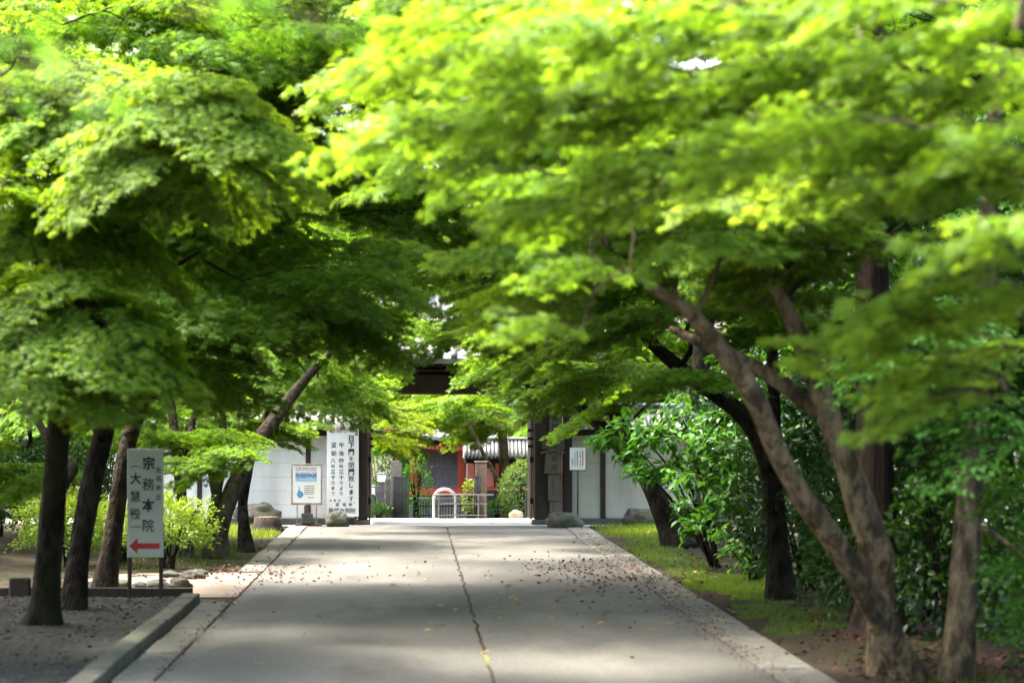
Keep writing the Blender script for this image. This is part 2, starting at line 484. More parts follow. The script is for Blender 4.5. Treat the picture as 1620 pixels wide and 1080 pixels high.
def spray_mesh(name, L, W, leaf, n, tpl, mats, seed, droop=.22, twig=.008, hang=.45):
    """a flat drooping fan of twigs and leaves, base at the origin, growing along +X"""
    rr = random.Random(seed)
    g = np.random.default_rng(seed)
    tw = MB()
    anchors = []
    ph = rr.uniform(0, 6)
    def axis(s): return Vector((s * L, .06 * L * math.sin(s * 3 + ph), L * (.16 * math.sin(math.pi * min(1, s) * .8) - droop * s * s)))
    tw.tube([axis(i / 7) for i in range(8)], [twig * (1 - .75 * i / 7) + .0012 for i in range(8)], 4, cap=False)
    s, side = .06, 1
    while s < 1.0:
        p0 = axis(s)
        wl = W * (.30 + .70 * math.sin(math.pi * min(1, s * .80 + .16))) * rr.uniform(.72, 1.1)
        an = R(rr.uniform(38, 66)) * side
        d0 = Vector((math.cos(an), math.sin(an), 0))
        bend = rr.uniform(-.25, .1); dr = rr.uniform(.10, .34); zo = rr.uniform(-.03, .06)
        def st(t): return p0 + d0 * (wl * t) + Vector((bend * wl * t * t * -1, 0, zo * t * 2 - dr * wl * t * t))
        tw.tube([st(i / 4) for i in range(5)], [twig * .55 * (1 - .7 * i / 4) + .001 for i in range(5)], 3, cap=False)
        t, sd = .12, 1
        while t < 1.02:
            q0 = st(t)
            d1 = Matrix.Rotation(R(rr.uniform(30, 60)) * sd, 3, 'Z') @ d0
            l2 = min(.30 * L / 1.5, .5 * wl) * rr.uniform(.6, 1.1) * (1.15 - .4 * t)
            for u in (.15, .35, .55, .75, .92, 1.0):
                anchors.append((q0 + d1 * (l2 * u) + Vector((0, 0, -.35 * l2 * u * u)), d1))
            t += .10 / max(wl, .2) * (L / 1.5) ** .5; sd = -sd
        anchors.append((st(1.0), d0))
        s += .062; side = -side
    for k in range(14): anchors.append((axis(.8 + .2 * k / 13), Vector((1, rr.uniform(-.8, .8), 0)).normalized()))
    A = np.array([list(a) for a, d in anchors]); D = np.array([list(d) for a, d in anchors])
    i = g.integers(0, len(A), n)
    pos = A[i] + g.normal(0, .03 * L / 1.5, (n, 3)) * np.array([1, 1, .42])
    d = unit(D[i] + g.normal(0, .55, (n, 3)) * np.array([1, 1, .35]))
    d[:, 2] = -hang + g.normal(0, .22, n)
    nr = np.zeros((n, 3)); nr[:, 2] = 1
    nr = nr + g.normal(0, .32, (n, 3))
    size = leaf * g.uniform(.72, 1.18, n)
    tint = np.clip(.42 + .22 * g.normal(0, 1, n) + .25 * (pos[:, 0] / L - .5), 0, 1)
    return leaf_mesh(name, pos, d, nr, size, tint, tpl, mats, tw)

SPRAY = {
    'mapleXS': [spray_mesh('maple_spray_tip', .62, .36, .062, 330, STAR, [M['maple'], M['bark_dark']], 5 + i, .26) for i in range(4)],
    'mapleS': [spray_mesh('maple_spray_small', .95, .55, .068, 820, STAR, [M['maple'], M['bark_dark']], 10 + i) for i in range(4)],
    'mapleM': [spray_mesh('maple_spray', 1.5, .85, .080, 1450, STAR, [M['maple'], M['bark_dark']], 20 + i, .25) for i in range(5)],
    'mapleL': [spray_mesh('maple_spray_large', 2.2, 1.2, .097, 2000, STAR, [M['maple'], M['bark_dark']], 30 + i, .2) for i in range(4)],
    'broad': [spray_mesh('broadleaf_spray', 3.0, 1.8, .19, 2300, OVAL, [M['broad'], M['bark_dark']], 40 + i, .25, .014) for i in range(4)],
    'ever': [spray_mesh('evergreen_spray', 1.0, .62, .088, 620, OVAL, [M['ever'], M['bark_dark']], 50 + i, .25, .006, .35) for i in range(5)],
    'beech': [spray_mesh('oval_leaf_spray', 1.0, .5, .085, 260, OVAL, [M['bigleaf'], M['bark_dark']], 60 + i, .3, .006, .3) for i in range(4)],
    'tip': [spray_mesh('twig_tip', .34, .16, .062, 13, OVAL, [M['bigleaf'], M['bark_pale']], 65 + i, .3, .0012, .4) for i in range(3)],
    'needle': [spray_mesh('needle_spray', 1.6, .9, .10, 2300, OVALN, [M['ever'], M['bark_dark']], 70 + i, .5, .01, .6) for i in range(3)],
}

# ------------------------------------------------------------------ trees
# no spray may stand where its shade would fall on these sunlit places: (x0, x1, y0, y1, z0, z1)
LIGHT, LIGHT_HIGH = [], []
def shades(p, pad=.5, zones=None, above=.1):
    for (x0, x1, y0, y1, z) in (zones or LIGHT):
        if p.z <= z + above: continue
        t = (p.z - z) / TO_SUN.z
        gx, gy = p.x - TO_SUN.x * t, p.y - TO_SUN.y * t
        if x0 - pad < gx < x1 + pad and y0 - pad < gy < y1 + pad: return True
    return False

class Tree:
    def __init__(s, name, label, cat, bark, stems, group=None, seed=1, tint=(1, 1, 1), sides=14, flare=.5, rough=.10, limb=9.0):
        s.limb = limb
        s.seed, s.tint = seed, tint
        s.rr = random.Random(seed)
        base = stems[0][0][0]
        s.base = Vector((base[0], base[1], ground_z(base[0], base[1])))
        s.root = empty(name, s.base)
        tag(s.root, label, cat, group)
        s.bark = bark
        s.mb = MB()
        s.nodes = []
        for k, st in enumerate(stems):
            if st[0][0][2] < s.base.z + .45: st = [(Vector((st[0][0][0], st[0][0][1], s.base.z - .12)), st[0][1])] + list(st[1:])
            p, r = spline(st, .08)
            s.mb.tube([q - s.base for q in p], r, sides, seed=seed + k * .7, rough=rough, flare=flare if k == 0 or st[0][0][2] < .3 else 0)
            for q, rq in zip(p, r):
                s.nodes.append((q, rq, 0.0 if q.z > 1.2 else 3.0))
        s.crown = None
        s.pads = []
    def pad(s, kind, p, az=None, sc=1.0, tilt=None, tint=None):
        """p = middle of the spray; az = heading of its tip"""
        s.pads.append((kind, Vector(p), az, sc, tilt, tint))
    def fill(s, kind, poly, y0, y1, n, az=None, spread=40, sc=(.8, 1.15), tint=None, zmax=99, zmin=.5):
        xs_, ys_ = [q[0] for q in poly], [q[1] for q in poly]
        k = tries = 0
        while k < n and tries < n * 60:
            tries += 1
            x, y = s.rr.uniform(min(xs_), max(xs_)), s.rr.uniform(min(ys_), max(ys_))
            ins = False
            j = len(poly) - 1
            for i in range(len(poly)):
                (xi, yi), (xj, yj) = poly[i], poly[j]
                if (yi > y) != (yj > y) and x < (xj - xi) * (y - yi) / (yj - yi) + xi: ins = not ins
                j = i
            if not ins: continue
            p = at(x, y, s.rr.uniform(y0, y1))
            if p.z > zmax or p.z < zmin or shades(p) or shades(p, .2, LIGHT_HIGH, 1.2): continue
            s.pad(kind, p, None if az is None else az + s.rr.uniform(-spread, spread), s.rr.uniform(*sc), None, tint)
            k += 1
    def box(s, kind, b, n, az=None, spread=60, sc=(.8, 1.2), tint=None):
        k = tries = 0
        while k < n and tries < n * 40:
            tries += 1
            p = Vector((s.rr.uniform(b[0], b[1]), s.rr.uniform(b[2], b[3]), s.rr.uniform(b[4], b[5])))
            if shades(p) or shades(p, .3, LIGHT_HIGH): continue
            s.pad(kind, p, None if az is None else az + s.rr.uniform(-spread, spread), s.rr.uniform(*sc), None, tint)
            k += 1
    def tier(s, kind, line, Y, dY=0.0, step=70, jy=12, jd=.5, sc=(.8, 1.1), spread=28, tint=None):
        """sprays strung along one bough that runs through the given photo points, tip last"""
        P = [at(a_, b_, Y + dY * i / (len(line) - 1)) for i, (a_, b_) in enumerate(line)]
        for p, q in zip(P[:-1], P[1:]):
            n = max(1, int((q - p).length / (step * Y / FPX)))
            az = math.degrees(math.atan2(q.y - p.y, q.x - p.x))
            for k in range(n):
                c = p.lerp(q, (k + s.rr.random()) / n) + Vector((0, s.rr.uniform(-jd, jd), s.rr.uniform(-jy, jy) * Y / FPX))
                s.pad(kind, c, az + s.rr.uniform(-spread, spread), s.rr.uniform(*sc), s.rr.uniform(-6, 12), tint)
    def mound(s, kind, x, y, Y, r, drop, n, sc=(.7, .9), tint=None, flat=1.0):
        """sprays shingled over a domed layer whose top stands at photo point (x, y)"""
        c = at(x, y, Y)
        for k in range(n):
            a_ = 2.399963 * k + s.rr.uniform(-.3, .3)
            u = ((k + .5) / n) ** .5
            p = c + Vector((math.cos(a_) * r * u, math.sin(a_) * r * u * flat, -drop * u * u + s.rr.uniform(-.05, .05)))
            s.pad(kind, p, math.degrees(a_), s.rr.uniform(*sc), 4 + 26 * u + s.rr.uniform(-5, 5), tint)
    def finish(s):
        top = s.nodes[-1][0]
        if s.pads:
            s.crown = empty('crown', (0, 0, 0), 0, s.root)
        L0 = {'mapleXS': .62, 'mapleS': .95, 'mapleM': 1.5, 'mapleL': 2.2, 'broad': 3.0, 'ever': 1.0, 'beech': 1.0, 'needle': 1.6, 'tip': .34}
        todo = []
        for kind, p, az, sc, tilt, tint in s.pads:
            near = min(s.nodes, key=lambda q: (q[0] - p).length + q[2])[0]
            if az is None:
                d = p - near
                az = math.degrees(math.atan2(d.y, d.x)) + s.rr.uniform(-45, 45)
            h = Vector((math.cos(R(az)), math.sin(R(az)), 0))
            b = p - h * (L0[kind] * sc * .5) + Vector((0, 0, -.02))
            todo.append(((b - near).length, kind, b, az, sc, tilt, tint))
        todo.sort(key=lambda q: q[0])
        for dist, kind, b, az, sc, tilt, tint in todo:
            q, rq, _ = min(s.nodes, key=lambda n_: (n_[0] - b).length * (1.0 if n_[0].z < b.z + .4 else 1.5) + n_[2])
            dl = (b - q).length
            if dl > .12:
                n = max(4, int(dl / .25))
                r0 = min(rq * .6, .012 + .016 * dl, s.limb)
                r1 = min(.007 * sc + .001, s.limb)
                lift = Vector((s.rr.uniform(-.08, .08), s.rr.uniform(-.08, .08), .12)) * dl
                wob = s.rr.uniform(0, 9)
                pts, rad = [], []
                for i in range(n + 1):
                    t = i / n
                    wv = Vector((noise.noise(Vector((wob, t * 3, 0))), noise.noise(Vector((wob, t * 3, 4))), noise.noise(Vector((wob, t * 3, 8))))) * (.16 * dl * math.sin(math.pi * t))
                    pts.append(q.lerp(b, t) + lift * math.sin(math.pi * t) + wv)
                    rad.append(r0 * (1 - t) + r1 * t)
                s.mb.tube([v - s.base for v in pts], rad, 6, cap=False)
                for i in range(1, n + 1): s.nodes.append((pts[i], rad[i], .25))
            me = s.rr.choice(SPRAY[kind])
            flip = s.rr.choice((-1, 1))
            o = link('leaf_spray', me, s.crown, b - s.base, (R(s.rr.uniform(-14, 14)), R(s.rr.uniform(-12, 14) if tilt is None else tilt), R(az)), (sc, sc * flip * s.rr.uniform(.9, 1.1), sc))
            c = tint or s.tint
            o.color = (*c, 1)
        s.trunk = s.mb.build('trunk', s.bark, s.root)
        return s.root

def px(pts, Y, dY=0.0, k=1.0):
    """trunk path from photo pixels (x, y, width in px) at depth Y, drifting by dY"""
    n = len(pts)
    out = []
    for i, (x, y, w) in enumerate(pts):
        yy_ = Y + dY * i / max(1, n - 1)
        out.append((at(x, y, yy_), w * k * .355 * yy_ / FPX))
    return out
# sunlit places: the bright band across the lane, the foot of the gate wall, the azaleas, the court
LIGHT += [(-6.0, .6, 32.0, 35.6, 0), (-2.0, 1.2, 47.5, 50, 0), (-7.0, -3.6, 33.5, 36.0, .7), (-2.5, 4.5, 51, 56, 0)]

LIGHT_HIGH += [(-4.2, -1.9, 19.5, 24, 4.2), (.2, 4, 10, 15, 3.6), (-3.2, -.3, 40, 46.5, 2.9)]
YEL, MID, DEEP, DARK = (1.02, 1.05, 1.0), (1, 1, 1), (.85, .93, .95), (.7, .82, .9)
G_MAPLE = 'maples lining the lane'

# --- maple with two leaning stems beside the lane (the big one on the shrub side)
t = Tree('maple_tree', 'pale barked maple with two leaning stems crossing in a V beside the lane', 'tree', M['bark_pale'], [
    px([(1452, 1092, 78), (1415, 1015, 64), (1362, 922, 58), (1312, 842, 58), (1262, 775, 54), (1224, 700, 52), (1190, 620, 52), (1148, 562, 48), (1098, 502, 42), (1040, 458, 30), (975, 402, 16), (930, 350, 8)], 20.5, -2.0, .9),
    px([(1398, 1052, 70), (1394, 960, 62), (1388, 880, 80), (1362, 800, 76), (1335, 720, 62), (1302, 630, 54), (1276, 560, 50), (1240, 480, 38), (1210, 430, 32), (1188, 380, 25), (1170, 300, 17), (1150, 200, 9)], 20.95, -.5, .9),
    px([(1300, 655, 46), (1240, 608, 40), (1165, 565, 36), (1120, 548, 30), (1060, 520, 18)], 20.85, .8, .85)],
    G_MAPLE, 3, MID, 18, .6, .15)
t.fill('mapleM', [(800, 360), (1000, 330), (1340, 340), (1320, 420), (1180, 390), (1060, 400), (960, 400), (860, 480)], 18.5, 21.5, 12, 170, 60, (.6, .9))
t.fill('mapleS', [(1060, 350), (1380, 330), (1400, 430), (1300, 480), (1170, 470), (1090, 420)], 21.6, 23.5, 9, 170, 90, (.8, 1.1), DEEP)
t.fill('mapleM', [(640, 60), (1400, 40), (1400, 320), (1000, 330), (760, 330)], 17.5, 22, 22, 175, 60, (.8, 1.1))
t.box('mapleM', (.2, 5.5, 17, 22, 5.2, 6.6), 9, 170, 70)
t.finish()

# --- near maple whose trunk stands outside the picture; its tiers hang over the lane
t = Tree('maple_tree', 'maple with bright yellow green tiers hanging close over the lane', 'tree', M['bark_pale'], [
    [((4.75, 12.0, -.05), .2), ((4.7, 12.0, 1.2), .17), ((4.5, 12.1, 2.6), .15), ((3.9, 12.0, 3.6), .11), ((3.0, 11.8, 4.3), .07), ((1.8, 11.6, 4.7), .04)],
    [((4.6, 12.05, 2.0), .11), ((4.2, 11.4, 3.0), .08), ((3.4, 10.8, 3.6), .055), ((2.6, 10.4, 3.9), .03)],
    [((4.5, 12.1, 2.6), .1), ((4.6, 12.6, 4.0), .07), ((4.0, 13.4, 5.0), .05)]],
    G_MAPLE, 7, YEL, 14)
for line, Y_, dY, st, tn in (
    ([(1640, 20), (1150, 40), (700, 60), (610, 100)], 11.5, 1.0, 52, YEL), ([(1640, 90), (1200, 110), (760, 150)], 12.5, 1.0, 52, YEL), ([(1560, 150), (1000, 170), (680, 190), (560, 225)], 13.0, 1.0, 46, YEL),
    ([(1640, 190), (1250, 215), (960, 240)], 11.5, 1.0, 52, YEL), ([(1420, 250), (1020, 260), (730, 275)], 14.0, .6, 56, DEEP), ([(1450, 260), (1300, 290), (1140, 325)], 14.6, .6, 38, (1.25, 1.15, 1.5)),
    ([(1200, 262), (1000, 296), (830, 355)], 13.5, .6, 46, YEL), ([(1640, 280), (1520, 300), (1400, 330)], 11.5, .6, 55, MID), ([(1640, 370), (1480, 420)], 11.0, .5, 46, YEL), ([(1640, 450), (1500, 490), (1370, 555)], 11.8, .6, 44, YEL),
    ([(1640, 545), (1520, 590), (1440, 625)], 12.2, .6, 46, MID), ([(980, 390), (900, 460), (840, 550)], 14.2, .4, 52, DEEP), ([(1640, -30), (1000, -20), (640, 20)], 12.5, .8, 60, MID)):
    t.tier('mapleXS', line, Y_, dY, st * 1.2, 14, .6, (.8, 1.15), 28, tn)
t.box('mapleM', (1.2, 6, 9.5, 14, 4.6, 6.2), 4, 185, 60, (.7, 1.0))
t.finish()

# --- tree with straight pale trunk and oval leaves
t = Tree('straight_tree', 'straight pale trunk with a few oval leaf sprigs at the edge of the thicket', 'tree', M['bark_pale'], [
    px([(1512, 1085, 78), (1520, 985, 64), (1530, 850, 62), (1538, 720, 62), (1546, 600, 58), (1556, 450, 52), (1566, 300, 44), (1580, 100, 34)], 20.3, .3)], None, 9, MID, 16, .35, .06)
t.fill('beech', [(1440, 400), (1520, 500), (1640, 560), (1640, 700), (1560, 700), (1450, 600), (1440, 540)], 17.5, 19.8, 17, 190, 50, (.75, 1.1))
t.fill('beech', [(1610, 740), (1680, 740), (1680, 1010), (1620, 1000)], 18.5, 20, 10, 170, 70, (.5, .8))
t.fill('ever', [(1440, 220), (1560, 200), (1560, 330), (1460, 330)], 19, 20.4, 5, 190, 60, (.8, 1.1))
t.box('broad', (3.5, 7, 19, 23, 7, 9), 6)
t.finish()

# --- cedar with a dark red trunk
t = Tree('cedar_tree', 'massive cedar with dark red fibrous trunk and flared roots', 'tree', M['bark_cedar'], [
    px([(1392, 1006, 120), (1390, 930, 94), (1386, 800, 84), (1383, 650, 80), (1380, 450, 76), (1376, 200, 70), (1372, -150, 60), (1370, -500, 40), (1368, -800, 16)], 24.6, .2)], None, 4, DARK, 24, .75, .07)
t.box('needle', (3.2, 6.8, 23, 27, 7.5, 11.5), 20, None, 60, (1.0, 1.4))
t.fill('needle', [(1300, 60), (1480, 60), (1480, 330), (1300, 330)], 24.2, 26, 8, None, 60, (.7, 1.0))
t.finish()

# --- dark maple leaning over the lane behind the big leaved shrub
t = Tree('maple_tree', 'dark trunked maple bending over the lane behind the pale two stemmed maple', 'tree', M['bark_dark'], [
    px([(1238, 952, 70), (1232, 880, 50), (1226, 800, 46), (1216, 740, 44), (1200, 692, 42), (1168, 650, 40), (1110, 608, 36), (1050, 560, 30), (990, 500, 22), (900, 440, 16), (800, 380, 10)], 29.7, 1.0),
    px([(1218, 745, 36), (1225, 640, 30), (1215, 500, 24), (1180, 350, 16)], 29.8, .8)], G_MAPLE, 12, DEEP, 14, .4, .12)
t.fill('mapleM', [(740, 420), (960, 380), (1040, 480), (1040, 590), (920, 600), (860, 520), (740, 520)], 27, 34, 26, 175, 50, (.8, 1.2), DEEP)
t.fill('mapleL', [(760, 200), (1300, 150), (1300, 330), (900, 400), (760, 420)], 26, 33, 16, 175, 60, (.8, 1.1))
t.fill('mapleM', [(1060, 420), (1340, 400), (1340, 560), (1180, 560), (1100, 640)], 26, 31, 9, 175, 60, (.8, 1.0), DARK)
t.box('mapleL', (1.5, 6.5, 24, 33, 6, 8), 7, 175, 70)
t.finish()

# --- black maple by the gate leaning to the gate post
t = Tree('maple_tree', 'black thick trunked maple leaning towards the gate post', 'tree', M['bark_dark'], [
    px([(1078, 872, 76), (1060, 838, 54), (1040, 790, 44), (1018, 748, 40), (985, 708, 36), (948, 672, 30), (915, 640, 24), (870, 590, 20), (800, 540, 12)], 41.3, 1.2),
    px([(1000, 728, 36), (975, 660, 28), (930, 580, 20), (900, 480, 12)], 41.6, .8)], G_MAPLE, 15, DEEP, 14, .45, .12)
t.fill('mapleM', [(860, 560), (1060, 560), (1070, 630), (980, 660), (890, 650), (850, 600)], 40, 45, 17, 185, 50, (.6, .9), DEEP)
t.fill('mapleM', [(700, 490), (1050, 430), (1060, 560), (860, 570), (720, 545)], 37, 45, 26, 185, 50, (.7, 1.0), DEEP)
t.fill('mapleXS', [(745, 585), (850, 585), (850, 625), (790, 615)], 46, 48.6, 9, 185, 60, (.9, 1.2), DEEP)
t.fill('mapleM', [(720, 530), (860, 530), (850, 585), (740, 590)], 44, 48, 9, 185, 50, (.6, .85), DEEP)
t.fill('mapleL', [(680, 250), (1100, 250), (1050, 430), (720, 440)], 36, 46, 14, 185, 60, (.8, 1.1))
t.box('mapleL', (.5, 7, 36, 46, 6.2, 9), 9, 185, 70)
t.finish()

# --- the three trunks by the direction sign
t = Tree('maple_tree', 'upright dark brown maple trunk in the gravel bed with pale green domed tiers', 'tree', M['bark_dark'], [
    px([(68, 996, 82), (74, 940, 60), (80, 850, 56), (90, 720, 54), (96, 640, 52), (104, 560, 46), (120, 460, 40), (150, 360, 34), (190, 270, 22), (250, 190, 7)], 25.6, -2.0),
    px([(98, 610, 40), (60, 520, 32), (10, 440, 24), (-60, 380, 14)], 25.4, -2.5),
    px([(105, 580, 34), (60, 420, 26), (20, 280, 20), (0, 120, 12)], 25.4, -2.5)], G_MAPLE, 21, (1.05, 1.04, .95), 16, .7, .13)
t.mound('mapleS', 105, 428, 21.4, .95, .78, 30, (.7, .95))
t.mound('mapleS', 165, 560, 21.2, .25, .35, 4, (.6, .8))
t.mound('mapleS', 100, 315, 23.0, .95, .45, 22, (.7, .95))
t.mound('mapleS', 300, 112, 20.6, .95, .85, 34, (.65, .9), (1.12, 1.06, 1.1))
t.mound('mapleS', 120, 100, 22.4, 1.0, .7, 26, (.7, .95))
t.mound('mapleS', 200, 230, 22.6, .8, .4, 14, (.7, .9), DEEP)
t.fill('mapleM', [(-20, 60), (200, 40), (300, 90), (100, 330), (-20, 320)], 21, 26, 10, 0, 90, (.7, 1.0))
t.fill('mapleM', [(-30, 660), (90, 690), (60, 790), (-30, 780)], 27.5, 30, 5, 180, 60, (.5, .8), (.9, 1, .9))
t.box('mapleL', (-6, -1.2, 18, 26, 5.4, 7.2), 3, 0, 70)
t.finish()

t = Tree('maple_tree', 'black leaning trunk between the brown trunk and the direction sign', 'tree', M['bark_dark'], [
    px([(112, 972, 66), (122, 900, 50), (138, 800, 48), (160, 700, 46), (178, 640, 42), (215, 540, 36), (260, 430, 28), (320, 320, 18), (380, 230, 10)], 27.4, 1.5),
    px([(165, 690, 34), (120, 620, 26), (60, 560, 18)], 27.5, 1)], G_MAPLE, 22, DARK, 14, .3, .10)
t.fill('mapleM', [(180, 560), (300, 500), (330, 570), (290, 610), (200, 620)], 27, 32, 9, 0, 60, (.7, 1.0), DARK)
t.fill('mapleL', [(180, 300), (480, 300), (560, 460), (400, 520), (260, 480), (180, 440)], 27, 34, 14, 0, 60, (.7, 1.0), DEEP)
t.fill('mapleL', [(-30, -40), (720, -40), (660, 50), (300, 60), (-30, 70)], 26, 36, 20, 0, 90, (.8, 1.1))
t.fill('mapleL', [(200, 40), (640, 20), (560, 240), (440, 300), (240, 240)], 26, 34, 16, 0, 70, (.8, 1.1))
t.box('mapleL', (-7, 0, 25, 31, 6.2, 8.5), 5, 0, 70)
t.box('mapleL', (-2.6, 1.6, 19.8, 31.5, 5.9, 7.2), 16, 0, 90, (.7, 1.0))  # sprays added overhead to shade the lane
t.finish()

t = Tree('maple_tree', 'slanting moss flecked trunk just behind the direction sign', 'tree', M['bark'], [
    px([(160, 944, 62), (172, 890, 44), (182, 820, 40), (196, 730, 38), (212, 670, 36), (232, 620, 32), (270, 520, 24), (330, 400, 14)], 30.0, 1.0),
    px([(205, 690, 28), (225, 640, 24), (235, 560, 16)], 30.2, .5)], G_MAPLE, 23, DEEP, 14, .3, .12)
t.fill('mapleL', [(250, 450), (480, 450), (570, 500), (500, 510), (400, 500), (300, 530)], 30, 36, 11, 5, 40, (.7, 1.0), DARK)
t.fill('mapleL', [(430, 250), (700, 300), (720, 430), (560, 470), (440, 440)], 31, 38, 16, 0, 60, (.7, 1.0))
t.box('mapleL', (-7, .5, 30, 37, 6, 8.5), 6, 0, 70)
t.finish()

# --- trunk half hidden behind the bright azalea
t = Tree('maple_tree', 'thin grey trunk rising behind the bright azalea', 'tree', M['bark'], [
    px([(296, 890, 36), (292, 840, 28), (284, 760, 24), (278, 700, 24), (272, 650, 20), (262, 560, 14), (250, 420, 8)], 38.0, 1.0),
    px([(285, 760, 18), (300, 690, 16), (312, 640, 12)], 38.2, .5)], G_MAPLE, 24, DEEP, 12, .3, .1)
t.fill('mapleM', [(210, 640), (330, 620), (330, 720), (230, 700)], 38, 42, 9, None, 60, (.7, 1.0), DEEP)
t.fill('mapleL', [(-20, 480), (330, 480), (330, 640), (-20, 640)], 38, 46, 16, None, 60, (.8, 1.1), DEEP)
t.box('mapleL', (-11, -3, 36, 44, 5.5, 9), 10)
t.finish()

# --- leaning maple by the gate wall, with its companions
t = Tree('maple_tree', 'maple leaning towards the notice board with forked mossy trunk', 'tree', M['bark'], [
    px([(338, 888, 62), (346, 840, 42), (362, 790, 38), (384, 738, 36), (410, 695, 34), (440, 655, 30), (474, 610, 24), (510, 570, 16), (560, 520, 9)], 38.3, 2.0),
    px([(338, 885, 36), (334, 830, 27), (344, 775, 22), (352, 720, 20), (352, 660, 16), (345, 580, 9)], 38.5, .8),
    px([(344, 800, 18), (336, 760, 16), (330, 725, 14), (318, 690, 9)], 38.7, .5)], G_MAPLE, 25, (1.05, 1.08, 1), 14, .4, .14)
t.mound('mapleM', 480, 528, 41.6, 1.25, 1.05, 26, (.55, .75))
t.fill('mapleM', [(400, 560), (470, 520), (580, 550), (620, 600), (570, 630), (480, 600), (400, 620)], 40, 44, 8, 0, 70, (.6, .9))
t.fill('mapleM', [(490, 580), (570, 585), (555, 625), (510, 645), (450, 655), (470, 620)], 43, 47, 11, 0, 50, (.6, .85))
t.fill('mapleXS', [(440, 680), (500, 665), (505, 685), (450, 705)], 45, 48, 5, 0, 60, (.7, .9))
t.fill('mapleXS', [(550, 575), (625, 575), (610, 610), (555, 630)], 46, 48.6, 7, 0, 60, (.9, 1.2), YEL)
t.fill('mapleM', [(530, 490), (660, 490), (620, 545), (550, 555)], 44, 48, 9, 0, 50, (.6, .85), YEL)
t.fill('mapleM', [(290, 690), (400, 660), (380, 730), (300, 750)], 36.5, 38, 6, 180, 70, (.6, .8))
t.fill('mapleM', [(530, 430), (740, 430), (700, 560), (580, 540)], 42, 50, 9, 0, 60, (.7, 1.0), YEL)
t.finish()

t = Tree('maple_tree', 'slim dark maple with a broken stub close to the white wall', 'tree', M['bark_dark'], [
    px([(390, 862, 40), (386, 830, 26), (384, 795, 22), (392, 750, 21), (399, 720, 18), (412, 690, 15), (430, 640, 10)], 40.0, .8),
    px([(385, 800, 12), (382, 785, 9), (378, 774, 7)], 39.95, .0)], G_MAPLE, 26, DEEP, 12, .4, .14)
t.fill('mapleM', [(300, 600), (440, 600), (430, 680), (320, 680)], 41, 44, 9, None, 60, (.7, .9), DEEP)
t.finish()

# --- tree whose twig hangs close to the lens
t = Tree('branch_tree', 'blurred pale green twigs hanging close by, above the gravel bed', 'tree', M['bark'], [
    [((-2.7, 4.7, -.05), .14), ((-2.65, 4.7, 1.5), .12), ((-2.3, 4.7, 3.0), .09), ((-1.7, 4.7, 3.5), .05), ((-1.2, 4.7, 3.2), .02), ((-.90, 4.7, 2.95), .010), ((-.76, 4.7, 2.78), .007)],
    [((-2.3, 4.7, 3.0), .05), ((-1.5, 5.0, 3.4), .03), ((-.8, 5.2, 3.25), .012), ((-.45, 5.2, 3.15), .007)]], None, 31, (1.25, 1.25, 1.1), 10, .5, .1, .007)
for a, b, c, z in ((10, 60, 4.7, 30), (40, 150, 4.7, -20), (400, 10, 5.2, 0)):
    t.pad('tip', at(a, b, c), z, 1.0)
t.finish()

# --- tree outside the picture added to shade the gravel bed
t = Tree('maple_tree', 'added unseen maple in the gravel bed, shading the three trunks', 'tree', M['bark_dark'], [
    [((-7.6, 23.5, -.05), .26), ((-7.5, 23.5, 1.5), .2), ((-7.2, 23.7, 3.2), .16), ((-6.8, 24.2, 4.8), .1), ((-6.4, 25, 6.2), .05)],
    [((-7.3, 23.6, 2.6), .12), ((-8, 22.5, 4.2), .08), ((-8.4, 21.5, 5.6), .04)]], G_MAPLE, 51, MID, 12)
t.box('mapleL', (-12, -5.4, 15, 30.5, 3.2, 7.0), 84, None, 60, (.8, 1.15))
t.finish()

t = Tree('maple_tree', 'added unseen maple at the near end of the gravel bed, shading it', 'tree', M['bark_dark'], [  # second tree out of view, added to darken the gravel bed
    [((-7.2, 12.5, -.05), .24), ((-7.1, 12.5, 1.5), .19), ((-6.8, 12.7, 3.0), .15), ((-6.4, 13.2, 4.6), .09), ((-6.0, 14, 6.0), .04)],
    [((-6.95, 12.6, 2.4), .11), ((-7.6, 11.5, 3.8), .08), ((-8.0, 10.5, 5.2), .04)]], G_MAPLE, 53, MID, 12)
t.box('mapleL', (-11.5, -4.9, 8, 20, 2.6, 6.5), 60, None, 60, (.8, 1.1))
t.finish()
t = Tree('evergreen_tree', 'added unseen evergreen tree shading the thicket', 'tree', M['bark_dark'], [  # tree out of view, added to darken the thicket and nearby trunks
    [((9.2, 18.5, -.05), .26), ((9.2, 18.5, 2), .22), ((9.1, 18.6, 5), .14), ((9.0, 18.7, 8), .05)]], None, 54, (.55, .75, .9), 12)
t.box('broad', (7.4, 12.5, 12, 24, 2.2, 8.5), 44, None, 60, (.7, .9))
t.finish()
# ------------------------------------------------------------------ lettering
_gl = {}
def glyph(ch, bold):
    if (ch, bold) not in _gl:
        c = bpy.data.curves.new('glyph', 'FONT')
        c.body = ch; c.size = 1.0; c.offset = bold; c.resolution_u = 3
        c.align_x = 'CENTER'
        o = bpy.data.objects.new('glyph', c); COL.objects.link(o)
        dg = bpy.context.evaluated_depsgraph_get()
        me = bpy.data.meshes.new_from_object(o.evaluated_get(dg))
        v = [tuple(q.co) for q in me.vertices]; f = [tuple(p.vertices) for p in me.polygons]
        bpy.data.objects.remove(o); bpy.data.curves.remove(c); bpy.data.meshes.remove(me)
        if v:
            cx = (min(q[0] for q in v) + max(q[0] for q in v)) / 2
            cy = (min(q[1] for q in v) + max(q[1] for q in v)) / 2
            v = [(q[0] - cx, q[1] - cy) for q in v]
        _gl[(ch, bold)] = (v, f)
    return _gl[(ch, bold)]

